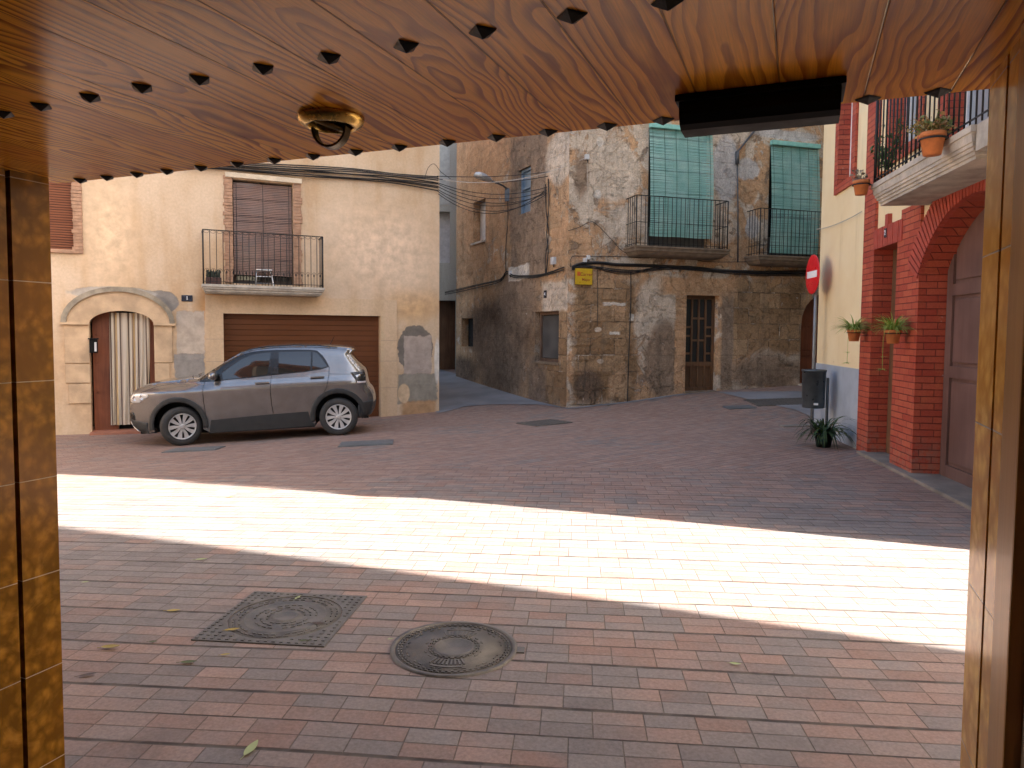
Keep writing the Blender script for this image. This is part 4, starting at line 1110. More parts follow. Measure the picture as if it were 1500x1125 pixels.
# unseen blocks only for shade and bounce; right-hand ones added to shape the sun
SUN_S = -.385                                         # dy/dx of the sun's bearing in plan
SUN_EL = 30
def block(name, label, pts, H, mat):
    b = MB(); A = [b.bm.verts.new((x, y, -1.5)) for x, y in pts]; B = [b.bm.verts.new((x, y, H)) for x, y in pts]
    for i in range(len(pts)): b.bm.faces.new((A[i], A[(i+1) % len(pts)], B[(i+1) % len(pts)], B[i]))
    b.bm.faces.new(A[::-1]); b.bm.faces.new(B)
    o = b.build(name, mat); tag(o, label, 'building'); return o
nb = m_plaster('unseen_block_render', (.48, .38, .27), (.55, .44, .32), (.40, .31, .22))
def neighbours():
    up1, up2 = gp(1405, 808), gp(85, 688); lo1, lo2 = gp(1395, 950), gp(600, 848)
    print('STRIP', up1, up2, (up1.y-up2.y)/(up1.x-up2.x), lo1, lo2, (lo1.y-lo2.y)/(lo1.x-lo2.x))
    print('near end of red house', FR.w(RH['U1'], 0, 0))
    # upper edge: corner of an unseen block added beside the red house row
    def on(p, x): return p.y+SUN_S*(x-p.x)
    upm = (up1+up2)/2+Vector((0, .12, 0)); lom = (lo1+lo2)/2+Vector((0, .06, 0))
    K1 = (5.6, on(upm, 5.6)); K2 = (8.5, on(lom, 8.5))
    e = FR.w(RH['U1']+.02, .6, 0)
    block('corner_sun_block', 'unseen rendered block added beside the red brick row to shade the square', [(e.x, e.y), K1, (17, K1[1]+SUN_S*11.4+1.2), (18, e.y+1.5)], 17, nb)
    block('near_sun_block', 'unseen rendered block added beyond the right jamb to shade the foreground', [K2, (7.6, -2.6), (9, -9), (19, -9), (19, on(lom, 19)-1.2)], 12, nb)  # added out of view; its corner draws the strip's lower edge
    block('side_street_sun_block', 'unseen rendered block added across the side street to stop sun on the far facades', [(14.5, 11.0), (17.0, 9.3), (30, 8), (30, 26), (14.8, 19.5)], 17, nb)  # added out of view to keep sun off the far facades
    block('left_neighbour', 'rendered house closing the square on the left out of view', [(-15.5, -4), (-15.5, 9), (-25, 9), (-25, -4)], 6, nb)
neighbours()
# ------------------------------------------------------------------ world and sun
w = bpy.data.worlds.new('World'); scene.world = w; w.use_nodes = True
nt = w.node_tree; bg = nt.nodes['Background']; sky = nt.nodes.new('ShaderNodeTexSky'); sky.sky_type = 'NISHITA'
sky.sun_disc = False
sd = Vector((1, SUN_S, 0)).normalized()*math.cos(R(SUN_EL))+Vector((0, 0, math.sin(R(SUN_EL))))   # towards the sun
sky.sun_elevation = R(SUN_EL); sky.sun_rotation = math.atan2(sd.x, sd.y)
sky.air_density = 1.0; sky.dust_density = 4.0; sky.ozone_density = 0.3
nt.links.new(sky.outputs[0], bg.inputs[0]); bg.inputs[1].default_value = .085
sl = bpy.data.lights.new('sun', 'SUN'); sl.energy = 5.0; sl.angle = R(.55); sl.color = (1.0, .97, .93)
so = bpy.data.objects.new('sun', sl); COL.objects.link(so)
so.rotation_euler = (-sd).to_track_quat('-Z', 'Y').to_euler()
so.location = (10, -4, 14)
scene.view_settings.view_transform = 'Standard'; scene.view_settings.look = 'None'
scene.view_settings.exposure = 2.98; scene.view_settings.gamma = 1.0
# ------------------------------------------------------------------ cables
def sag(a, b, s, n=14, wob=0.0, rng=None):
    a = Vector(a); b = Vector(b); out = []
    for i in range(n+1):
        t = i/n; p = a.lerp(b, t); p.z -= s*4*t*(1-t)
        if wob and 0 < i < n: p += Vector((0, 0, rng.uniform(-wob, wob)))
        out.append(p)
    return out
def cable(label, lines, r=.009, mat='cable', group=None, seg=5, name='cable'):
    """each cable run is one object (its strands are clipped together)"""
    b = MB()
    for ln in lines: b.tube(ln[0] if isinstance(ln, tuple) else ln, ln[1] if isinstance(ln, tuple) else r, seg)
    o = b.build(name, M_[mat]); return tag(o, label, 'cable', group)
def wl(F, pts, v=-.03, sub=3):
    P = []
    for p in pts:
        vv = p[2] if len(p) > 2 else v
        u, z = F.pt(p[0], p[1], vv); P.append(F.w(u, vv, z))
    out = []
    for i in range(len(P)-1):
        p0, p1, p2, p3 = P[max(i-1, 0)], P[i], P[i+1], P[min(i+2, len(P)-1)]
        for k in range(sub):
            t = k/sub; t2, t3 = t*t, t*t*t
            out.append(.5*((2*p1)+(p2-p0)*t+(2*p0-5*p1+4*p2-p3)*t2+(3*p1-p0-3*p2+p3)*t3))
    out.append(P[-1]); return out
def cables():
    rng = random.Random(21)
    # bundle along the cream facade
    lines = []
    for i in range(8):
        off = i*2.5
        pts = [(60, 222+off*.4), (200, 229+off*.5), (330, 238+off*.6), (440, 243+off*.9), (520, 248+off*.9+rng.uniform(-2, 2)), (580, 254+off*.8), (642, 259+off*1.1)]
        lines.append((wl(FC, [(x, y+rng.uniform(-1.2, 1.2)) for x, y in pts], -.04-.022*(i % 3)), .0125))
    cable('thick bundle of black cables clipped along the cream house above its window', lines, group=None)
    lines = [(wl(FC, [(622, 262), (627, 246), (636, 240), (646, 252), (660, 262, -.05)], -.06), .006)]
    cable('thin looped cable tail curling above the cable bundle at the corner of the cream house', lines)
    # spans over the alley to the old house
    A = [(640, 258), (641, 262), (642, 268), (642, 270), (641, 273), (642, 278), (641, 280), (642, 284)]
    B = [(803, 252), (803, 258), (802, 274), (801, 279), (801, 283), (800, 281), (800, 285), (799, 279)]
    S = [.12, .25, .45, .55, .65, .75, .9, 1.05]
    for i, (a, b, s) in enumerate(zip(A, B, S)):
        ua, za = FC.pt(a[0], a[1], -.04); ub, zb = FL.pt(b[0], b[1], -.05)
        o = cable('black cable sagging across the alley mouth from the cream house to the old house', [(sag(FC.w(min(ua, -.02), -.04, za), FL.w(ub, -.05, zb), s*.45), .008)], group='cables spanning the alley mouth')
    ua, za = FC.pt(642, 262, -.04); ub, zb = FF.pt(856, 232, -.05)
    cable('single pale cable crossing the alley to the white insulator on the old house', [(sag(FC.w(-.02, -.04, za), FF.w(ub, -.05, zb), .25), .007)], mat='cablegrey')
    # horizontal bundle round the old house
    L1 = [(652, 429), (668, 426), (709, 416), (733, 410), (742, 398), (752, 404), (780, 405), (800, 401), (826, 392)]
    for k in range(1):
        lines = [(wl(FL, [(x, y+dy+rng.uniform(-.8, .8)) for x, y in L1], -.03-.012*i), .012) for i, dy in enumerate((0, 2.5, -1.5))]
    cable('dark cable run climbing along the alley wall of the old house', lines)
    R1 = [(838, 391), (850, 386), (874, 384), (905, 387), (940, 388), (1000, 391), (1060, 396), (1120, 398), (1186, 399)]
    R2 = [(838, 393), (852, 391), (875, 391), (905, 395), (940, 396), (985, 392), (1040, 396), (1100, 401), (1186, 402)]
    R3 = [(838, 392), (858, 389), (880, 393), (900, 398), (925, 399), (960, 392), (1010, 390), (1080, 397), (1186, 396)]
    for lab, P, r in (('thick black cable run under the old house balconies', R1, .024), ('black cable strapped below the thick run on the old house front', R2, .012), ('sagging black cable swinging below the yellow street sign', R3, .010)):
        cable(lab, [(wl(FF, P, -.05), r), (wl(FF, [(x, y+2) for x, y in P], -.035), r*.8)])
    cable('thin black cable forming a square loop above the yellow street sign', [(wl(FF, [(836, 391), (838, 376), (860, 375.5), (905, 375.5), (950, 378), (985, 370), (1030, 383), (1110, 384), (1130, 392)], -.03), .008)])
    cable('upright pair of black cables beside the corner of the old house', [(wl(FL, [(803, 262), (804, 300), (801, 340), (803, 370), (800, 400)], -.05), .016), (wl(FL, [(799, 270), (800, 310), (804, 345), (799, 375), (799, 402)], -.04), .012)])
    cable('black cable running down from the lamp bracket on the alley wall', [(wl(FL, [(743, 276), (744, 320), (741, 360), (741, 398)], -.03), .010)])
    cable('straight black cable dropping to the ground between the stone corner and the wooden door', [(wl(FF, [(924, 399), (924, 440), (921, 520), (919, 592)], -.03), .012)])
    cable('short thin cable hanging down the stone corner under the street sign', [(wl(FF, [(875, 395), (875.5, 430), (875, 478)], -.02), .007)])
    cable('loose cable slanting across the old house from the corner to the left balcony', [(wl(FF, [(832, 338), (848, 333), (862, 326), (872, 327), (895, 350), (912, 368), (935, 378)], -.03), .007)])
    cable('pale thin cable hanging straight down from the white insulator', [(wl(FF, [(860, 236), (862, 300), (864, 345)], -.02), .005)], mat='cablegrey')
    cable('thin cable strung along the yellow wall towards the brick pier', [(wl(FR, [(1196, 336), (1215, 332), (1240, 322), (1262, 310)], -.02), .006)], mat='cablegrey')
    # pipe
    o = MB(); P = wl(FF, [(1112, 183, -.08), (1084, 218, -.08), (1080, 224, -.06), (1080, 240, -.04)], -.05, 2); o.tube(P, .022, 8)
    Q = wl(FF, [(1080, 222, -.05), (1080, 240, -.05)], -.05, 1); o.tube(Q, .045, 8)
    Q = wl(FF, [(1080, 238), (1081, 300), (1081, 384)], -.04, 1); o.tube(Q, .016, 8)
    tag(o.build('conduit_pipe', M_['pipe']), 'dark grey conduit pipe rising between the two teal blinds and bending right', 'pipe')
    def boxy(F, px, py, w, h, lab, mat='boxgrey', d=.08, dark=True):
        u, z = F.pt(px, py, -.05)
        t = thing('junction_box', lab, 'junction box', M=F.m @ Matrix.Translation((u, 0, z)))
        MB().box(-w/2, w/2, -d, 0, -h/2, h/2, bev=.008).build('case', M_[mat], t)
        MB().tube([(w*.2, -d*.5, -h/2), (w*.2, -d*.6, -h/2-.06)], .012, 6).build('gland', M_['cable'], t)
    boxy(FL, 810, 382, .13, .16, 'pale grey box with a small window beside the upright cables near the corner')
    boxy(FF, 857, 381, .07, .09, 'lower left of two small white boxes above the yellow sign')
    boxy(FF, 862, 377, .07, .09, 'upper right of two small white boxes above the yellow sign')
    boxy(FF, 860, 230, .09, .11, 'small white insulator box high on the old house front')
    boxy(FL, 747, 400, .07, .09, 'small white box on the cable run of the alley wall')
cables()
# ------------------------------------------------------------------ street sign, lamp, no-entry sign, bin
def wall_things():
    F = FF; u, z = F.pt(855.5, 405, -.06); w, h = .39, .34
    t = thing('street_sign', 'yellow enamel street name sign on the corner of the old house', 'sign', M=F.m @ Matrix.Translation((u, 0, z)))
    MB().box(-w/2-.008, w/2+.008, -.045, -.030, -h/2-.008, h/2+.008).build('edge', simple('dark_sign_edge', (.12, .07, .01), .6), t)
    pl = MB().box(-w/2, w/2, -.050, -.0451, -h/2, h/2).build('plate', M_['yellow_sign'], t)
    Ft = WM[t.name]
    text('lettering', 'Carrer', .10, M_['brown_text'], pl, Ft, .055, -.0515, .045, .0008, .001)
    text('lettering', 'Major', .085, M_['brown_text'], pl, Ft, .055, -.0515, -.065, .0008, .0005)
    b = MB(); b.box(-.15, -.085, -.0525, -.0502, .01, .10); b.box(-.075, -.068, -.0525, -.0502, -.0, .10); b.build('crest', simple('orange_red_mark', (.50, .10, .015), .5), pl, Ft)
    # street lamp on its bracket, arm pointing out over the alley mouth
    u, z = FL.pt(743, 277, -.04)
    base = FL.w(u, -.04, z)
    head = at(698, 254, base.y-1.15); 
    t = thing('street_lamp', 'street lamp with silver head on a grey arm fixed to the alley wall', 'street lamp', loc=base)
    d = head-base
    b = MB(); b.tube([(0, 0, -.25), (0, 0, 0), (d*.15)+Vector((0, 0, .03)), d*.62], [.03, .03, .024, .022], 8); b.box(-.06, .06, -.03, .05, -.30, .02); b.build('arm', M_['pipe'], t)
    q = d.normalized(); rot = q.to_track_quat('X', 'Z').to_matrix().to_4x4()
    prof = [(0, 0), (.06, .01), (.10, .12), (.12, .32), (.105, .50), (.05, .60), (0, .62)]
    Mx = Matrix.Translation(d*.56) @ rot @ Matrix.Rotation(R(90), 4, 'Y') @ Matrix.Diagonal((.62, 1, 1, 1))
    MB().lathe(prof, seg=20, M=Mx).build('head', M_['galv'], t, smooth=True)
    Mx = Matrix.Translation(d*.72+Vector((0, 0, -.035))) @ rot @ Matrix.Rotation(R(90), 4, 'Y') @ Matrix.Diagonal((.5, .85, .72, 1))
    MB().lathe(prof, seg=20, M=Mx).build('lens', simple('milky_lens', (.55, .56, .55), .25), t, smooth=True)
    # no-entry sign
    Fq = FR; dsk = Fq.pt(1191, 402, -.20); u = dsk[0]-.0; z = dsk[1]
    p = Fq.w(u, -.20, z); zr = (Fq.pt(1191, 374, -.20)[1]-Fq.pt(1191, 431, -.20)[1])/2
    # faces roughly the camera side, turned almost edge-on
    nrm = Vector((-.80, -.60, 0)).normalized()
    ang = math.atan2(nrm.y, nrm.x)+R(90)
    M = Matrix.Translation((p.x, p.y, z)) @ Matrix.Rotation(ang, 4, 'Z') 
    M = Matrix.Translation((p.x, p.y, z)) @ Matrix.Rotation(R(-94), 4, 'Z')
    t = thing('no_entry_sign', 'round red no entry sign with white bar on a grey pole by the yellow wall', 'traffic sign', M=M)
    rx = zr
    disc = MB().lathe([(0, 0), (rx, 0), (rx, -.012), (rx-.012, -.016), (0, -.016)], seg=48, M=Matrix.Rotation(R(-90), 4, 'X') @ Matrix.Translation((0, 0, 0)))
    disc.build('disc', M_['sign_red'], t)
    MB().box(-rx*.72, rx*.72, -.019, -.0162, -rx*.17, rx*.17).build('bar', M_['white_text'], t)
    MB().tube([(0, .05, -z-.2), (0, .05, rx*.8)], .025, 10).build('pole', M_['polegrey'], t)
    # litter bin
    F = FR; c = F.pt(1191, 597, -.30); p = F.w(c[0], -.30, 0); g0 = gz(p.x, p.y)
    pb = F.pt(1191, 597, -.30)[1]; pt_ = F.pt(1191, 541, -.30)[1]; r = .165
    t = thing('litter_bin', 'dark grey cylindrical litter bin on a post by the grey painted wall base', 'bin', loc=(p.x, p.y, g0))
    hb, ht = pb-g0, pt_-g0
    MB().lathe([(0, hb), (r*.93, hb), (r*.95, hb+.01), (r, ht-.03), (r+.008, ht-.03), (r+.008, ht), (r-.006, ht), (r-.012, hb+.05), (0, hb+.04)], seg=36).build('drum', M_['bin'], t, smooth=False)
    v = F.v
    MB().tube([v*(r+.03)+Vector((0, 0, -.1)), v*(r+.03)+Vector((0, 0, ht-.12))], .022, 8).build('post', M_['bin'], t)
    q = Vector((-.45, -.9, 0)).normalized()
    MB().box(-.03, .03, -r-.004, -r+.012, hb+.05, hb+.08, M=Matrix.Rotation(R(-10), 4, 'Z')).build('sticker', M_['white'], t)
wall_things()
# ------------------------------------------------------------------ plants
def blades(b, n, L, r0, rng, droop=1.0, w=.008, up=.7, c=(0, 0, 0)):
    for i in range(n):
        a = rng.uniform(0, 2*math.pi); l = L*rng.uniform(.6, 1.15); e = rng.uniform(up*.5, up*1.3)
        d = Vector((math.cos(a), math.sin(a), 0)); s = Vector((-d.y, d.x, 0)); p = Vector(c)+d*rng.uniform(0, r0); seg = 6
        vv = d*math.cos(e)+Vector((0, 0, math.sin(e))); prev = None
        for k in range(seg+1):
            t = k/seg; ww = w*(1-t*.95)*(.6+.8*min(1, t*4)*.5)
            q = [b.bm.verts.new(p-s*ww), b.bm.verts.new(p+s*ww+Vector((0, 0, ww*.3)))]
            if prev: b.bm.faces.new((prev[0], prev[1], q[1], q[0])).smooth = True
            prev = q; p = p+vv*(l/seg); vv = (vv+Vector((0, 0, -.30*droop))).normalized()
def leafm(name, c1, c2):
    m = Mat(name); g = m.node('ShaderNodeNewGeometry'); rnd = V(m, g.outputs['Random Per Island'])
    return m.out(m.mix(rnd, c1, c2), .5, spec=.35)
M_['spider'] = leafm('spider_plant_leaf', (.16, .30, .03), (.42, .52, .14))
M_['darkleaf'] = leafm('dark_strap_leaf', (.015, .035, .012), (.04, .075, .02))
M_['geran'] = leafm('geranium_leaf', (.10, .16, .04), (.36, .20, .08))
M_['driedleaf'] = leafm('dull_succulent_leaf', (.16, .13, .09), (.28, .22, .16))
def pot(t, r, h, mat='terracotta'):
    MB().lathe([(0, 0), (r*.68, 0), (r*.92, h*.78), (r, h*.78), (r, h), (r*.88, h), (r*.84, h*.86), (0, h*.86)], seg=28).build('pot', M_[mat], t, smooth=False)
    MB().lathe([(0, h*.88), (r*.86, h*.88)], seg=20).build('soil', M_['soil'], t)
def plants():
    F = FR
    for k, (px, py, lab, seed) in enumerate(((1251, 492, 'spider plant in a terracotta pot hung where the yellow wall meets the brick pier', 1), (1308, 494, 'spider plant in a terracotta pot hung on the brick pier right of the narrow door', 4))):
        v = -.16; u, z = F.pt(px, py, v); rng = random.Random(seed)
        t = thing('hanging_spider_plant', lab, 'potted plant', M=F.m @ Matrix.Translation((u, v, z-.07)), group='spider plants in wall pots')
        r, h = .085, .15
        pot(t, r, h)
        MB().lathe([(r*.97, h*.70), (r*1.05, h*.70), (r*1.05, h*.76), (r*.97, h*.76)], seg=24).box(-.008, .008, r, .16, h*.70, h*.76).build('wall_ring', M_['iron'], t)
        b = MB(); blades(b, 210, .30, .06, rng, .95, .0085, .95, (0, 0, h*.88)); b.build('foliage', M_['spider'], t, recalc=False)
        b = MB(); st = (-.10, -.03) if k == 0 else (.02, -.09)
        pts = [Vector((st[0]*.3, st[1]*.3, h)), Vector((st[0], st[1], h+.02)), Vector((st[0]*1.2, st[1]*1.2, h-.12)), Vector((st[0]*1.25, st[1]*1.2, h-.30)), Vector((st[0]*1.3, st[1]*1.2, h-.44))]
        b.tube(pts, .0025, 4); blades(b, 22, .09, .01, rng, .8, .004, .5, pts[-1]); blades(b, 10, .07, .01, rng, .8, .004, .5, pts[3])
        if k == 1:
            pts = [Vector((0, 0, h)), Vector((-.10, -.05, h+.09)), Vector((-.20, -.08, h+.11)), Vector((-.27, -.09, h+.12))]; b.tube(pts, .0025, 4); blades(b, 12, .05, .01, rng, .5, .003, .8, pts[-1])
        b.build('runner', M_['spider'], t, recalc=False)
    # pots on the balcony edge
    vf = RH['vf']; zt = RH['bzt']
    for k, (px, lab, leaf, r) in enumerate(((1262, 'terracotta pot with a straggly brown succulent at the far corner of the stone balcony', 'driedleaf', .085), (1364, 'terracotta pot with a yellow green geranium hung outside the stone balcony railing', 'geran', .10))):
        v = vf-.10; u = F.pt(px, 260, v)[0]; rng = random.Random(30+k)
        z = F.pt(px, 285 if k == 0 else 228, v)[1]
        t = thing('balcony_flower_pot', lab, 'potted plant', M=F.m @ Matrix.Translation((u, v, z)), group='flower pots on the stone balcony')
        h = .15 if k == 0 else .18; pot(t, r, h)
        MB().lathe([(r*.97, h*.66), (r*1.06, h*.66), (r*1.06, h*.74), (r*.97, h*.74)], seg=24).box(-.006, .006, r, .13, h*.66, h*.74).build('wall_ring', M_['iron'], t)
        b = MB()
        for i in range(26 if k else 12):
            a = rng.uniform(0, 6.3) if k else rng.uniform(2.2, 4.2); L = rng.uniform(.08, .22); p0 = Vector((0, 0, h*.88)); p1 = Vector((math.cos(a)*L*.8, math.sin(a)*L*.8, h*.88+rng.uniform(.03, .16)))
            b.tube([p0, p0.lerp(p1, .5)+Vector((0, 0, .02)), p1], .003, 4)
            for j in range(14 if k else 9):
                q = p0.lerp(p1, rng.uniform(.4, 1.05))+Vector((rng.uniform(-.03, .03), rng.uniform(-.03, .03), rng.uniform(-.03, .03))); s = rng.uniform(.012, .026)
                e1 = Vector((rng.uniform(-1, 1), rng.uniform(-1, 1), rng.uniform(-1, 1))).normalized()*s; e2 = Vector((rng.uniform(-1, 1), rng.uniform(-1, 1), rng.uniform(-1, 1))).normalized()*s
                b.quad([q-e1, q-e2*.7, q+e1, q+e2*.7])
        b.build('foliage', M_[leaf], t, recalc=False)
    # climber inside the balcony
    rng = random.Random(9); u = F.pt(1293, 260, vf+.16)[0]
    t = thing('balcony_shrub', 'dark green leafy potted shrub behind the bars of the stone balcony', 'potted plant', M=F.m @ Matrix.Translation((u, vf+.2, zt)))
    pot(t, .09, .16); b = MB()
    for i in range(11):
        a = rng.uniform(0, 6.3); L = rng.uniform(.2, .6); p0 = Vector((0, 0, .14)); p1 = Vector((math.cos(a)*.22, math.sin(a)*.12, .14+L)); b.tube([p0, p0.lerp(p1, .5)+Vector((0, 0, .05)), p1], .004, 4)
        for j in range(22):
            q = p0.lerp(p1, rng.uniform(.2, 1.0))+Vector([rng.uniform(-.05, .05) for _ in range(3)]); s = rng.uniform(.02, .04)
            e1 = Vector([rng.uniform(-1, 1) for _ in range(3)]).normalized()*s; e2 = Vector([rng.uniform(-1, 1) for _ in range(3)]).normalized()*s
            b.quad([q-e1, q-e2*.6, q+e1, q+e2*.6])
    b.build('foliage', leafm('balcony_shrub_leaf', (.02, .06, .02), (.06, .13, .03)), t, recalc=False)
    # ground plant by the bin
    u_ = FR.pt(1207, 628, -.36)[0]; p = FR.w(u_, -.36, 0); p.z = gz(p.x, p.y); rng = random.Random(12)
    t = thing('ground_plant', 'dark strap leaved plant in a low black pot below the litter bin', 'potted plant', loc=(p.x, p.y, p.z))
    pot(t, .13, .20, 'black')
    b = MB(); blades(b, 90, .50, .11, rng, 1.35, .019, 1.0, (0, 0, .18)); blades(b, 9, .80, .06, random.Random(3), .70, .009, .6, (-.12, -.05, .24)); blades(b, 30, .34, .16, rng, 1.3, .014, .5, (0, 0, .16)); b.build('foliage', M_['darkleaf'], t, recalc=False)
    for (px, py, s, lab) in ((1327, 690, .10, 'small green weed at the foot of the brick pier by the arched door'), (1243, 638, .06, 'tiny weed at the base of the grey painted wall'), (1271, 657, .04, 'tiny moss tuft by the first brick pier'), (613, 602, .07, 'small green weed at the foot of the cream house corner'), (862, 594, .07, 'low weed tuft at the foot of the stone corner'), (891, 594, .05, 'low weed tuft right of the stone corner foot')):
        p = gp(px, py); b = MB(); blades(b, 26, s*1.3, .03, random.Random(px), 1.1, s*.09, .6)
        o = b.build('weed', M_['weed'], None, Matrix.Translation((p.x, p.y, p.z)), recalc=False); tag(o, lab, 'weed')
plants()
# ------------------------------------------------------------------ covers and leaves on the ground
def gframe(px, py, rz=0):
    p = gp(px, py); e = .25
    n = Vector((-(gz(p.x+e, p.y)-gz(p.x-e, p.y))/(2*e), -(gz(p.x, p.y+e)-gz(p.x, p.y-e))/(2*e), 1)).normalized()
    M = n.to_track_quat('Z', 'Y').to_matrix().to_4x4()
    # keep azimuth
    x = Vector((math.cos(rz), math.sin(rz), 0)); x = (x-n*x.dot(n)).normalized(); y = n.cross(x)
    M = Matrix.Identity(4)
    for i, c in enumerate((x, y, n)):
        for r_ in range(3): M[r_][i] = c[r_]
    for r_ in range(3): M[r_][3] = p[r_]
    return M
def covers():
    # round cover
    M = gframe(665, 949, R(-6)); t = thing('manhole_cover', 'round cast iron manhole cover in the shaded foreground paving', 'manhole cover', M=M)
    r = .302
    MB().lathe([(r, -.03), (r, .008), (r-.022, .008), (r-.022, -.004)], seg=64).build('frame', M_['iron_cover'], t, smooth=False)
    b = MB().lathe([(0, .003), (.085, .003), (.088, .008), (.096, .008), (.099, .002), (r-.025, .002), (r-.025, -.02)], seg=64); rng = random.Random(4)
    def dash(rad, a, L, w, h=.0085, radial=False):
        Mx = Matrix.Rotation(a, 4, 'Z') @ Matrix.Translation((rad, 0, 0)); 
        if radial: b.box(-L/2, L/2, -w/2, w/2, .0015, h, M=Mx)
        else: b.box(-w/2, w/2, -L/2, L/2, .0015, h, M=Mx)
    for rad, n, L, w in ((.108, 24, .018, .006), (.120, 26, .018, .006), (.262, 60, .017, .007), (.248, 58, .015, .006)):
        for i in range(n): dash(rad, 2*math.pi*i/n, L, w)
    for rad, n in ((.14, 18), (.225, 40)):
        for i in range(n):
            if (i*5) % 3: dash(rad, 2*math.pi*(i+.4)/n, .02, .006, .006)
    for i in range(9):
        for s in (0, math.pi): dash(.16, s+math.pi/2+(i-4)*.11, .055, .008, .0065, True)
    for i in range(7):
        for s in (0, math.pi): dash(.205, s+math.pi/2+(i-3)*.10, .016, .022, .006, True)
    b.build('plate', M_['iron_cover'], t)
    for a in (.02,): MB().box(r-.005, r+.035, -.03, .03, -.01, .007, M=Matrix.Rotation(a, 4, 'Z')).build('hinge', M_['iron_cover'], t)
    # square cover with round lid
    M = gframe(419, 904, R(-6)); t = thing('manhole_cover', 'square cast iron manhole frame with round lid left of the round cover', 'manhole cover', M=M)
    s = .335
    b = MB(); n = 48; ri = .29
    circ = [(ri*math.cos(2*math.pi*i/n), ri*math.sin(2*math.pi*i/n)) for i in range(n)]
    b.slab([(-s, -s), (s, -s), (s, s), (-s, s)], [circ], 0, .03)
    for v_ in b.bm.verts: v_.co = Vector((v_.co.x, v_.co.z, .007-v_.co.y))
    for i in range(17):
        for j in range(17):
            x, y = -s+.02+i*.039, -s+.02+j*.039
            if math.hypot(x, y) > ri+.02: b.box(x-.008, x+.008, y-.008, y+.008, .0065, .011)
    b.build('frame', M_['iron_cover'], t)
    b = MB().lathe([(0, .005), (.05, .005), (.055, .009), (.07, .009), (.073, .003), (.20, .003), (.205, .007), (.212, .007), (.215, .003), (ri-.006, .003), (ri-.006, -.02)], seg=64)
    for rad, n, L, w in ((.095, 16, .026, .008), (.125, 20, .026, .008), (.155, 26, .024, .008), (.235, 44, .022, .008), (.262, 48, .022, .008)):
        for i in range(n): 
            if (i*7) % 5: dash(rad, 2*math.pi*(i+.3*rad)/n, L, w, .0075)
    b.build('plate', M_['iron_cover'], t)
    # small hatches
    for (px, py, w, h, rz, lab, nm) in ((285, 659, .78, .60, 8, 'dark grey rectangular hatch in the paving beside the front wheel of the parked car', 'hatch_cover'), (537, 650, .80, .62, 8, 'dark grey rectangular hatch in the paving behind the parked car', 'hatch_cover'), (797, 620, .78, .72, 30, 'square grating of dark iron in the paving before the old house corner', 'drain_grate'), (1148, 589, 1.35, .8, 2, 'wide dark iron grating in the side street beside the litter bin', 'drain_grate'), (893+0, 603, .3, .2, 10, 'small grey hatch near the foot of the old house corner', None), (1083, 597, .55, .36, 5, 'small grey hatch in the paving between the wooden door and the litter bin', 'hatch_cover')):
        if nm is None: continue
        M = gframe(px, py, R(rz)); t = thing(nm, lab, 'drain grate' if nm == 'drain_grate' else 'hatch cover', M=M)
        MB().box(-w/2, w/2, -h/2, h/2, -.02, .016).build('frame', M_['iron_cover'] if nm == 'drain_grate' else simple('grey_hatch_metal', (.12, .125, .125), .7, var=.2), t)
        if nm == 'drain_grate':
            b = MB(); n = int(w/.045)
            for i in range(n):
                m_ = int(h/.045)
                for j in range(m_):
                    if (i+j) % 2: b.box(-w/2+.02+i*.044, -w/2+.055+i*.044, -h/2+.02+j*.044, -h/2+.055+j*.044, .0155, .022)
            b.build('grid', M_['iron_cover'], t)
        else:
            MB().box(-w/2+.02, w/2-.02, -h/2+.02, h/2-.02, .0155, .020, bev=.002).build('plate', simple('grey_hatch_plate', (.105, .11, .11), .65, var=.25, bump=.002), t)
    p = gp(1165, 624); MB_ = MB().box(-.32, .32, -.09, .09, -.03, .02, bev=.01).build('paving_slab', M_['threshold'], None, gframe(1170, 624, R(8))); tag(MB_, 'narrow stone slab lying on the paving beside the litter bin', 'slab')
    L = [(368,1099,.062,80,0,'pale green leaf lying alone at the bottom of the foreground'),(1077,975,.035,-20,0,'small pale green leaf right of the round cover in the shade'),(436,877,.035,70,0,'light green leaf standing on the far rim of the square cover'),
         (340,925,.05,10,1,'yellow leaf on the near left corner of the square cover'),(254,896,.05,5,1,'yellow brown leaf left of the square cover'),(276,972,.05,5,2,'dark green leaf below the square cover'),
         (162,951,.06,0,1,'long yellow brown leaf nearest the left jamb'),(128,991,.045,20,3,'curled brown leaf near the left jamb bottom'),(448,941,.04,5,2,'dark leaf on the near edge of the square cover'),
         (224,942,.03,0,2,'small dark green leaf halfway between jamb and square cover'),(330,961,.03,10,1,'small ochre leaf just under the square cover'),(295,821,.05,10,0,'pale leaf in the shade below the sunlit strip'),
         (466,915,.05,-10,3,'dark twig like leaf on the square cover lid'),(572,938,.02,10,0,'tiny pale leaf left of the round cover'),(125,854,.03,10,0,'small pale green leaf by the left jamb'),(337,729,.04,20,1,'small leaf in the sunlit strip at left')]
    cols = [('pale_green_leaf', (.34, .38, .16)), ('yellow_leaf', (.36, .26, .05)), ('dark_green_leaf', (.07, .085, .02)), ('brown_leaf', (.07, .04, .025))]
    ms = [simple(a, c, .6) for a, c in cols]; rng = random.Random(8)
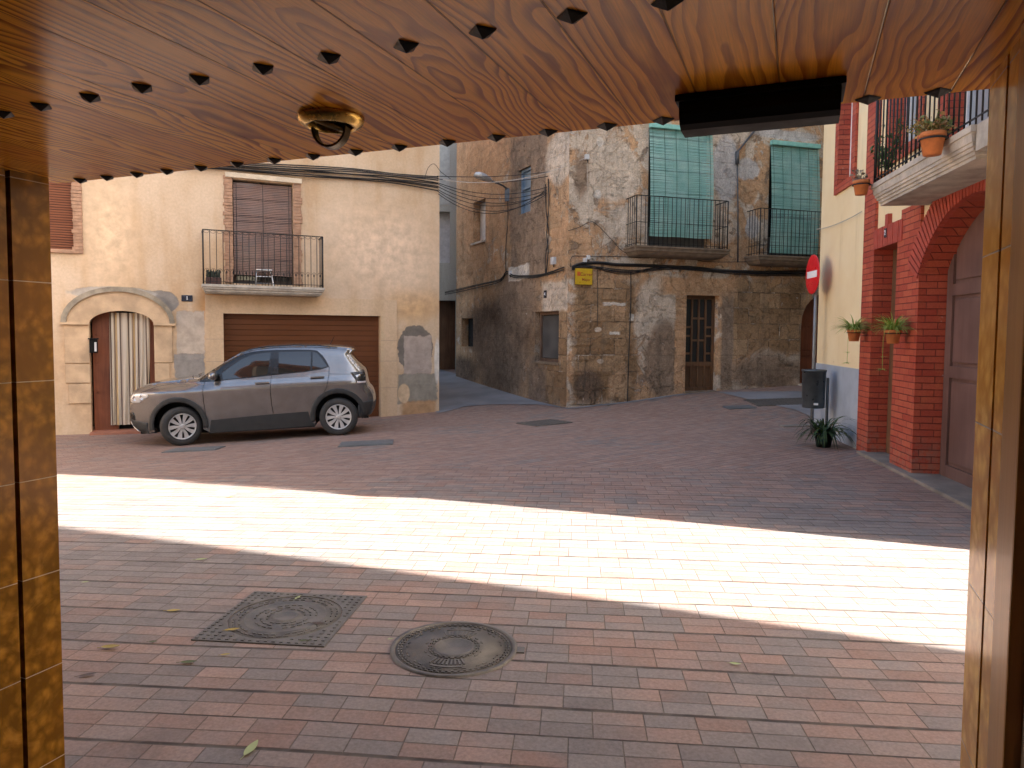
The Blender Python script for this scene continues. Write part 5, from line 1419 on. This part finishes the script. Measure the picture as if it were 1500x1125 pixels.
    for (px, py, s, a, k, lab) in L:
        M = gframe(px, py, R(a)); b = MB(); n = 8; rows = []; curl = rng.uniform(.15, .5)
        for i in range(n+1):
            t = i/n; w = s*.30*math.sin(math.pi*min(1, t*.96+.02))**.8*(1-.25*t); x = (t-.5)*s*1.5; z = .006+curl*s*.6*(t-.4)**2*2
            rows.append([b.bm.verts.new((x, -w, z+w*curl)), b.bm.verts.new((x, 0, z)), b.bm.verts.new((x, w, z+w*curl*1.3))])
        for r0, r1 in zip(rows, rows[1:]):
            for j in range(2): b.bm.faces.new((r0[j], r0[j+1], r1[j+1], r1[j])).smooth = True
        b.tube([(-.75*s, 0, .008), (-1.1*s, .05*s, .006)], s*.02, 4)
        tag(b.build('fallen_leaf', ms[k], None, M, recalc=False), lab, 'leaf', 'fallen leaves on the paving')
covers()
# ------------------------------------------------------------------ parked car
def car():
    def T(cx, cy):          # outline coordinates -> metres (x forward of the rear axle, z up)
        k = 1235-cx; base = 590+k*.0665; sc = 318+k*.018
        return (k/342.0, (base-cy)/sc)
    # side silhouette, front bottom -> over the top -> rear bottom
    S = [(150,586,'low'),(118,582,'low'),(85,562,'low'),(66,530,'low'),(60,500,'b'),(58,465,'b'),(60,430,'b'),(70,395,'b'),(80,368,'b'),(100,342,'b'),(150,322,'b'),(215,303,'b'),(300,291,'b'),(390,280,'b'),(462,273,'w'),
         (520,238,'w'),(580,202,'w'),(640,165,'w'),(700,132,'b'),(760,113,'b'),(820,103,'b'),(900,97,'b'),(1000,95,'b'),(1100,97,'b'),(1190,101,'b'),(1265,106,'b'),(1318,112,'b'),(1332,122,'k'),(1312,142,'r'),
         (1340,180,'r'),(1372,215,'r'),(1392,240,'b'),(1400,290,'b'),(1408,325,'b'),(1425,345,'b'),(1436,375,'b'),(1438,410,'low'),(1434,445,'low'),(1415,480,'low'),(1380,494,'low')]
    P = [T(a, b) for a, b, _ in S]; lab = [c for *_, c in S]
    corner = {27, 28}
    prof, pl = [], []
    for i in range(len(P)-1):
        p0, p1, p2, p3 = [Vector(P[max(0, min(len(P)-1, j))]) for j in (i-1, i, i+1, i+2)]
        if i in corner: p0 = p1-(p2-p1)
        if i+1 in corner: p3 = p2+(p2-p1)
        m = 4
        for k in range(m):
            t = k/m; t2, t3 = t*t, t*t*t
            prof.append(.5*((2*p1)+(p2-p0)*t+(2*p0-5*p1+4*p2-p3)*t2+(3*p1-p0-3*p2+p3)*t3)); pl.append(lab[i])
    prof.append(Vector(P[-1])); 
    prof_np = np.array([(p.x, p.y) for p in prof])
    def dist(x, z):
        a = prof_np[:-1]; b = prof_np[1:]; d = b-a; q = np.array((x, z))
        t = np.clip(((q-a)*d).sum(1)/np.maximum((d*d).sum(1), 1e-12), 0, 1)
        return float(np.sqrt((((a+d*t[:, None])-q)**2).sum(1)).min())
    zk = np.array([.15, .30, .45, .60, .72, .80, .90, .965, 1.02, 1.10, 1.25, 1.40, 1.52, 1.60]); yk = np.array([.825, .845, .858, .866, .873, .879, .887, .872, .842, .816, .770, .722, .672, .63])
    zf = np.linspace(.1, 1.62, 200); yf = np.interp(zf, zk, yk); ker = np.exp(-np.linspace(-2, 2, 7)**2); ker /= ker.sum()
    yf = np.convolve(np.pad(yf, 3, mode='edge'), ker, 'valid')
    def W(x, z):
        y = float(np.interp(z, zf, yf))
        if x > 2.55: y -= .24*((x-2.55)/.86)**2.4
        if x < -.15: y -= .13*((-.15-x)/.45)**2
        if x > 1.9 and z > .9: y -= .16*min(1, (z-.9)/.14)*min(1, (x-1.9)/.6)
        return y
    RR = .09
    def Y(x, z, d=None):
        d = dist(x, z) if d is None else d; q = max(0, 1-d/RR)
        return W(x, z)-RR*(1-math.sqrt(max(0, 1-q*q)))
    paint = Mat('grey_brown_metallic_paint')
    fl = paint.noise(6, 2, .5)
    dirt = paint.noise(3, 5, .6)
    paint = paint.out(paint.mix(fl.ss(.3, .7), (.175, .172, .170), (.212, .208, .205)), .27, .8, coat=1.0, coat_rough=.03)
    clad = simple('black_plastic_cladding', (.022, .023, .024), .55, var=.15, bump=.0008, bscale=200)
    glass = Mat('dark_car_glass').out((.012, .014, .014), .02, 0, spec=.7, coat=.3)
    trim = simple('gloss_black_trim', (.01, .01, .01), .2); chrome = simple('satin_silver_trim', (.6, .6, .6), .25, .9, var=.05)
    # placement
    pr_ = at(498, 637, 12.35); pf = at(265, 653, 11.9)
    xd = Vector((pf.x-pr_.x, pf.y-pr_.y, 0)).normalized(); yd = Vector((-xd.y, xd.x, 0))
    mid = yd*-.80
    cr = Vector((pr_.x, pr_.y, 0))+mid
    def gzz(p): return gz(p.x, p.y)
    zr = (gzz(cr+yd*.78)+gzz(cr-yd*.78))/2; cf = cr+xd*2.55; zfr = (gzz(cf+yd*.78)+gzz(cf-yd*.78))/2
    zrn = gzz(cr+yd*.78); zfn = gzz(cf+yd*.78)
    pitch = math.atan2(zrn-zfn, 2.55)
    M = Matrix.Identity(4)
    for i, c in enumerate((xd, yd, Vector((0, 0, 1)))):
        for r_ in range(3): M[r_][i] = c[r_]
    M = Matrix.Translation((cr.x, cr.y, zrn)) @ M @ Matrix.Rotation(pitch, 4, 'Y')
    root = thing('parked_car', 'grey brown compact SUV parked in front of the brown garage door', 'car', M=M)
    XF, XR, RW = 2.57, 0.0, .326
    ac = [(XF+.03, .345), (XR, .345)]; RA = .395; RO = .475
    def lift(name, poly, off, mat, parent=root, step=.035, sides=(1, -1), thick=True, holes=False):
        """panel cut along a side-view outline and pressed onto the body side; one object per side"""
        pts = [Vector(p) for p in poly]; dense = []
        for i in range(len(pts)):
            a, b = pts[i], pts[(i+1) % len(pts)]; k = max(1, int((b-a).length/step))
            dense += [a.lerp(b, t/k) for t in range(k)]
        n = len(dense); edges = [(i, (i+1) % n) for i in range(n)]; A = np.array([(p.x, p.y) for p in dense])
        xs, zs = A[:, 0], A[:, 1]
        def inside(x, z):
            x1, z1 = A[:, 0], A[:, 1]; x2, z2 = np.roll(x1, -1), np.roll(z1, -1)
            c = ((z1 > z) != (z2 > z)) & (x < (x2-x1)*(z-z1)/np.where(z2 == z1, 1e-9, z2-z1)+x1); return c.sum() % 2 == 1
        allp = list(dense)
        for gx in np.arange(xs.min()+step*.5, xs.max(), step):
            for gz_ in np.arange(zs.min()+step*.5, zs.max(), step):
                if inside(gx, gz_) and np.sqrt(((A-(gx, gz_))**2).sum(1)).min() > step*.4: allp.append(Vector((gx, gz_)))
        vs, es, fs, *_ = geometry.delaunay_2d_cdt(allp, edges, [], 1, 1e-6)
        ys = [Y(v.x, v.y) for v in vs]; outs = []
        for s in sides:
            b = MB(); bv = [b.bm.verts.new((v.x, s*(y+off), v.y)) for v, y in zip(vs, ys)]
            fcs = []
            for f in fs:
                try: fcs.append(b.bm.faces.new([bv[i] for i in f]))
                except ValueError: pass
            if off > 0:
                # rim so the piece has real thickness
                ed = [e for e in b.bm.edges if len(e.link_faces) == 1]
                ex = bmesh.ops.extrude_edge_only(b.bm, edges=ed)
                for v in ex['geom']:
                    if isinstance(v, bmesh.types.BMVert): v.co.y -= s*(off+.012)
            bmesh.ops.recalc_face_normals(b.bm, faces=b.bm.faces)
            tot = sum(f.normal.y*f.calc_area() for f in b.bm.faces)
            if tot*s < 0: bmesh.ops.reverse_faces(b.bm, faces=b.bm.faces)
            for f in b.bm.faces: f.smooth = abs(f.normal.y) > .12
            o_ = b.build(name, mat, parent, recalc=False); outs.append(o_)
            cn = []
            for v in o_.data.vertices:
                x_, z_ = v.co.x, v.co.z; y0 = Y(x_, z_)
                gx_ = (Y(x_+.012, z_)-Y(x_-.012, z_))/.024; gz2 = (Y(x_, z_+.012)-Y(x_, z_-.012))/.024
                cn.append(Vector((-gx_, s, -gz2)).normalized())
            if name in ('body_side', 'side_window', 'window_surround', 'sill_cladding'): o_.data.normals_split_custom_set_from_vertices(cn)
        return outs
    # ---- body shell: sides with wheel notches + strip over the top
    def notch(cx, cz, r, z0, n=20):
        a = math.asin((z0-cz)/r); return [(cx+r*math.cos(t), cz+r*math.sin(t)) for t in [(-(-a))+((math.pi-a)-a)*k/n for k in range(n+1)]]
    zb = .20
    bottom = [(P[-1][0], P[-1][1])]
    rear_n = notch(ac[1][0], ac[1][1], RA, .26)[::-1]; front_n = notch(ac[0][0], ac[0][1], RA, .26)[::-1]
    loop = [(p.x, p.y) for p in prof]+rear_n+[(.42, zb), (2.1, zb-.015)]+front_n
    shell = lift('body_side', loop, 0, paint, step=.04)
    # cross strips
    NX = 14
    def strip(name, i0, i1, mat, off=0.0, inset=0.0, smooth=True):
        b = MB(); rows = []
        for i in range(i0, i1+1):
            p = prof[i]; t = (prof[min(i+1, len(prof)-1)]-prof[max(i-1, 0)]); nrm = Vector((-t.y, t.x)).normalized()
            if nrm.dot(p-Vector((1.3, .8))) < 0: nrm = -nrm
            w = Y(p.x, p.y, 0); row = []
            for k in range(-NX, NX+1):
                s = k/NX*(1-inset/w); c = .035*(1-s*s)+off
                x, z = p.x+nrm.x*c, p.y+nrm.y*c
                # nose and tail wrap round in plan
                row.append(b.bm.verts.new((x, s*w, z)))
            rows.append(row)
        for r0, r1 in zip(rows, rows[1:]):
            for k in range(2*NX): b.bm.faces.new((r0[k], r0[k+1], r1[k+1], r1[k])).smooth = smooth
        return b.build(name, mat, root)
    def rng_(ch_a, ch_b): return ch_a*4, ch_b*4
    strip('bumper', 0, 16, clad); strip('hood', 16, 56, paint); strip('windscreen', 56, 72, glass); strip('roof', 72, 108, paint)
    strip('rear_spoiler', 108, 112, trim, smooth=False); strip('rear_window', 112, 124, glass); strip('tailgate', 124, 144, paint); strip('bumper', 144, len(prof)-1, clad)
    # floor
    b = MB(); b.box(-.5, .0-.42, -.72, .72, .26, .34); b.box(.42, 2.14, -.78, .78, .17, .24); b.box(3.0, 3.25, -.66, .66, .22, .30)
    b.box(-.42, .42, -.55, .55, .30, .75); b.box(2.14, 3.02, -.50, .50, .30, .80); b.build('underbody', simple('dark_underbody', (.008, .008, .008), .9), root)
    # ---- cladding
    def ring(cx, cz, ri, ro, a0, a1, n=26):
        return [(cx+ri*math.cos(a0+(a1-a0)*k/n), cz+ri*math.sin(a0+(a1-a0)*k/n)) for k in range(n+1)]+[(cx+ro*math.cos(a1+(a0-a1)*k/n), cz+ro*math.sin(a1+(a0-a1)*k/n)) for k in range(n+1)]
    lift('wheel_arch', ring(*ac[0], RA-.004, RO, R(-8), R(188)), .012, clad); lift('wheel_arch', ring(*ac[1], RA-.004, RO, R(-10), R(190)), .012, clad)
    lift('sill_cladding', [(.395, .20), (.47, .30), (.50, .45), (1.2, .435), (2.08, .40), (2.12, .19), (1.2, .185)], .008, clad)
    q = [(150,584),(118,581),(86,561),(67,530),(62,500),(100,512),(150,520),(178,520),(172,560),(185,584)]
    lift('front_bumper_lower', [T(*p) for p in q], .006, clad)
    q = [(1352,420),(1385,405),(1436,395),(1434,440),(1414,478),(1380,492),(1350,492),(1345,455)]
    lift('rear_bumper_lower', [T(*p) for p in q], .006, clad)
    q = [(62,516),(70,514),(90,552),(128,576),(130,584),(100,574),(78,552)]
    lift('skid_plate', [T(*p) for p in q], .014, chrome)
    q = [(66,470),(96,466),(104,492),(98,518),(72,515)]; lift('air_intake', [T(*p) for p in q], .004, trim)
    # ---- glazing
    q = [(455,282),(500,252),(560,214),(640,170),(700,143),(760,129),(820,122),(900,119),(1000,118),(1095,119),(1130,124),(1160,150),(1182,182),(1196,212),(1150,226),(1050,241),(950,250),(860,259),(760,270),(640,281),(560,290),(470,296)]
    lift('window_surround', [T(*p) for p in q], .003, trim)
    for q in ([(596,246),(640,212),(700,172),(760,146),(820,136),(868,132),(858,190),(846,254),(760,264),(660,275),(602,281)],
              [(912,131),(1000,129),(1094,129),(1092,180),(1088,230),(1000,240),(908,247),(910,190)],
              [(1104,131),(1128,137),(1150,162),(1172,192),(1186,210),(1150,219),(1099,228),(1102,180)]):
        lift('side_window', [T(*p) for p in q], .006, glass, step=.05)
    # ---- lamps
    hl = Mat('headlight_glass').out((.55, .56, .55), .08, .3, coat=1.0, spec=.7)
    q = [(82,376),(104,360),(150,358),(192,361),(196,374),(165,394),(140,408),(92,412),(80,396)]
    H_ = lift('headlight', [T(*p) for p in q], .008, hl)
    for o in H_[:1]:
        for cx, cy in ((115, 385), (158, 378)):
            x, z = T(cx, cy); MB().lathe([(0, 0), (.035, 0), (.042, .006), (.048, 0)], seg=20, M=Matrix.Translation((x, Y(x, z)+.009, z)) @ Matrix.Rotation(R(-90), 4, 'X')).build('reflector', chrome, o, WM[root.name])
    red = simple('dark_red_tail_lamp', (.07, .006, .008), .12, var=.1, coat=.6)
    q = [(1316,243),(1350,240),(1398,240),(1404,262),(1400,300),(1356,304),(1340,275)]
    Tl = lift('tail_light', [T(*p) for p in q], .010, trim)
    q = [(1345,258),(1372,252),(1374,262),(1352,272)]
    for o in Tl[:1]:
        for o2 in lift('lamp_segment', [T(*p) for p in q], .013, chrome, parent=o, sides=(1,)): pass
        lift('lamp_segment', [T(*p) for p in [(1352,290),(1402,290),(1400,300),(1356,302)]], .013, simple('clear_lamp_bar', (.55, .5, .5), .2), parent=o, sides=(1,))
    # ---- seams, handles, mirror, rails
    def seam(pts, w=.006):
        P_ = [Vector(T(*p)) for p in pts]; out = []
        for a, b_ in zip(P_, P_[1:]):
            k = max(1, int((b_-a).length/.04)); out += [a.lerp(b_, t/k) for t in range(k)]
        out.append(P_[-1])
        for s in (1, -1):
            b = MB(); b.tube([(p.x, s*(Y(p.x, p.y)+.0005), p.y) for p in out], w, 5); b.build('door_seam', trim, root)
    seam([(497,292),(492,330),(492,400),(497,470),(500,498)]); seam([(888,120),(880,190),(868,258),(860,340),(862,420),(868,468)]); seam([(1196,214),(1192,260),(1178,320),(1160,350)])
    seam([(150,352),(230,320),(330,302),(460,292)], .003); seam([(1196,250),(1260,252),(1320,252)], .003)
    for (cx, cy) in ((818, 298), (1126, 268)):
        x, z = T(cx, cy)
        for s in (1, -1):
            b = MB(); b.box(x-.115, x+.115, s*(Y(x, z)+.014), s*(Y(x, z)+.040), z-.014, z+.016, bev=.008); b.box(x-.10, x-.08, s*(Y(x, z)-.01), s*(Y(x, z)+.0135), z-.010, z+.010); b.box(x+.08, x+.10, s*(Y(x, z)-.01), s*(Y(x, z)+.0135), z-.010, z+.010)
            b.build('door_handle', paint, root)
    x, z = T(553, 262)
    for s in (1, -1):
        b = MB(); y0 = s*(Y(x, z)+.12)
        Mx = Matrix.Translation((x, y0, z+.01)) @ Matrix.Diagonal((.075, .115, .078, 1))
        bmesh.ops.create_uvsphere(b.bm, u_segments=20, v_segments=12, radius=1, matrix=Mx)
        mo = b.build('door_mirror', paint, root, smooth=True)
        b = MB(); b.box(x-.03, x+.03, s*(Y(x, z)-.02), s*(Y(x, z)+.07), z-.06, z-.03); b.build('mirror_foot', trim, mo)
    rl = [T(*p) for p in ((690,138),(760,117),(850,104),(1000,97),(1150,101),(1245,110))]
    for s in (1, -1):
        b = MB(); b.tube([(a, s*(Y(a, c-.03)-.03), c+.012) for a, c in rl], .010, 6); b.build('roof_rail', trim, root)
    a, c = T(1190, 101); MB().tube([(a, 0, c+.03), (a-.08, 0, c+.17)], [.006, .002], 5).build('antenna', trim, root)
    x, z = T(415, 279); b = MB(); b.tube([(x+.05, .30, z+.045), (x-.02, .62, z+.035)], .008, 5); b.tube([(x+.05, -.4, z+.05), (x-.02, .2, z+.05)], .008, 5); b.build('wiper', trim, root)
    # ---- wheels
    tyre = simple('tyre_rubber', (.030, .029, .028), .8, var=.25, scale=14, bump=.001, bscale=90); rim = simple('silver_wheel_paint', (.50, .50, .50), .38, .55, var=.08); dk = simple('dark_wheel_recess', (.012, .012, .012), .7)
    def wheel(x, s, steer):
        Mw = WM[root.name] @ Matrix.Translation((x, s*.775, RW)) @ Matrix.Rotation(steer, 4, 'Z') @ (Matrix.Identity(4) if s > 0 else Matrix.Rotation(math.pi, 4, 'Z'))
        t = MB(); Q = Matrix.Rotation(R(-90), 4, 'X'); w = .105
        t.lathe([(.215, w-.012), (.228, w-.002), (.262, w+.004), (.300, w-.006), (.318, w-.028), (RW, w-.05), (RW, .02), (RW-.006, .014), (RW-.006, .008), (RW, .002), (RW, -w+.05), (.31, -w+.01), (.22, -w)], seg=64, M=Q)
        h = t.build('wheel', tyre, root, Mw, smooth=False)
        MB().lathe([(0, w-.055), (.19, w-.055), (.205, w-.02), (.218, w-.004), (.224, w-.010)], seg=48, M=Q).build('rim_well', dk, h, Mw)
        b = MB()
        b.lathe([(.196, w-.030), (.200, w-.012), (.210, w-.004), (.219, w-.006), (.221, w-.02)], seg=48, M=Q)
        b.lathe([(0, w-.006), (.028, w-.006), (.040, w-.010), (.044, w-.04)], seg=24, M=Q)
        for k in range(5):
            a = 2*math.pi*k/5+.3
            for d in (-1, 1):
                def pt(r, th, dep): return (r*math.cos(th), w-dep, r*math.sin(th))
                A = [(.030, a+d*.05), (.036, a+d*.85), (.125, a+d*.50), (.202, a+d*.52), (.202, a+d*.16), (.120, a+d*.10)]
                f = [b.bm.verts.new(pt(r_, th, .014 if r_ < .19 else .010)) for r_, th in A]; g = [b.bm.verts.new(pt(r_, th, .045)) for r_, th in A]
                b.bm.faces.new(f if d > 0 else f[::-1])
                for i in range(6): b.bm.faces.new((f[i], f[(i+1) % 6], g[(i+1) % 6], g[i]))
        b.build('hub_cap', rim, h, Mw)
    for s in (1, -1):
        wheel(XF, s, R(24)); wheel(XR, s, 0)
    return root
car()
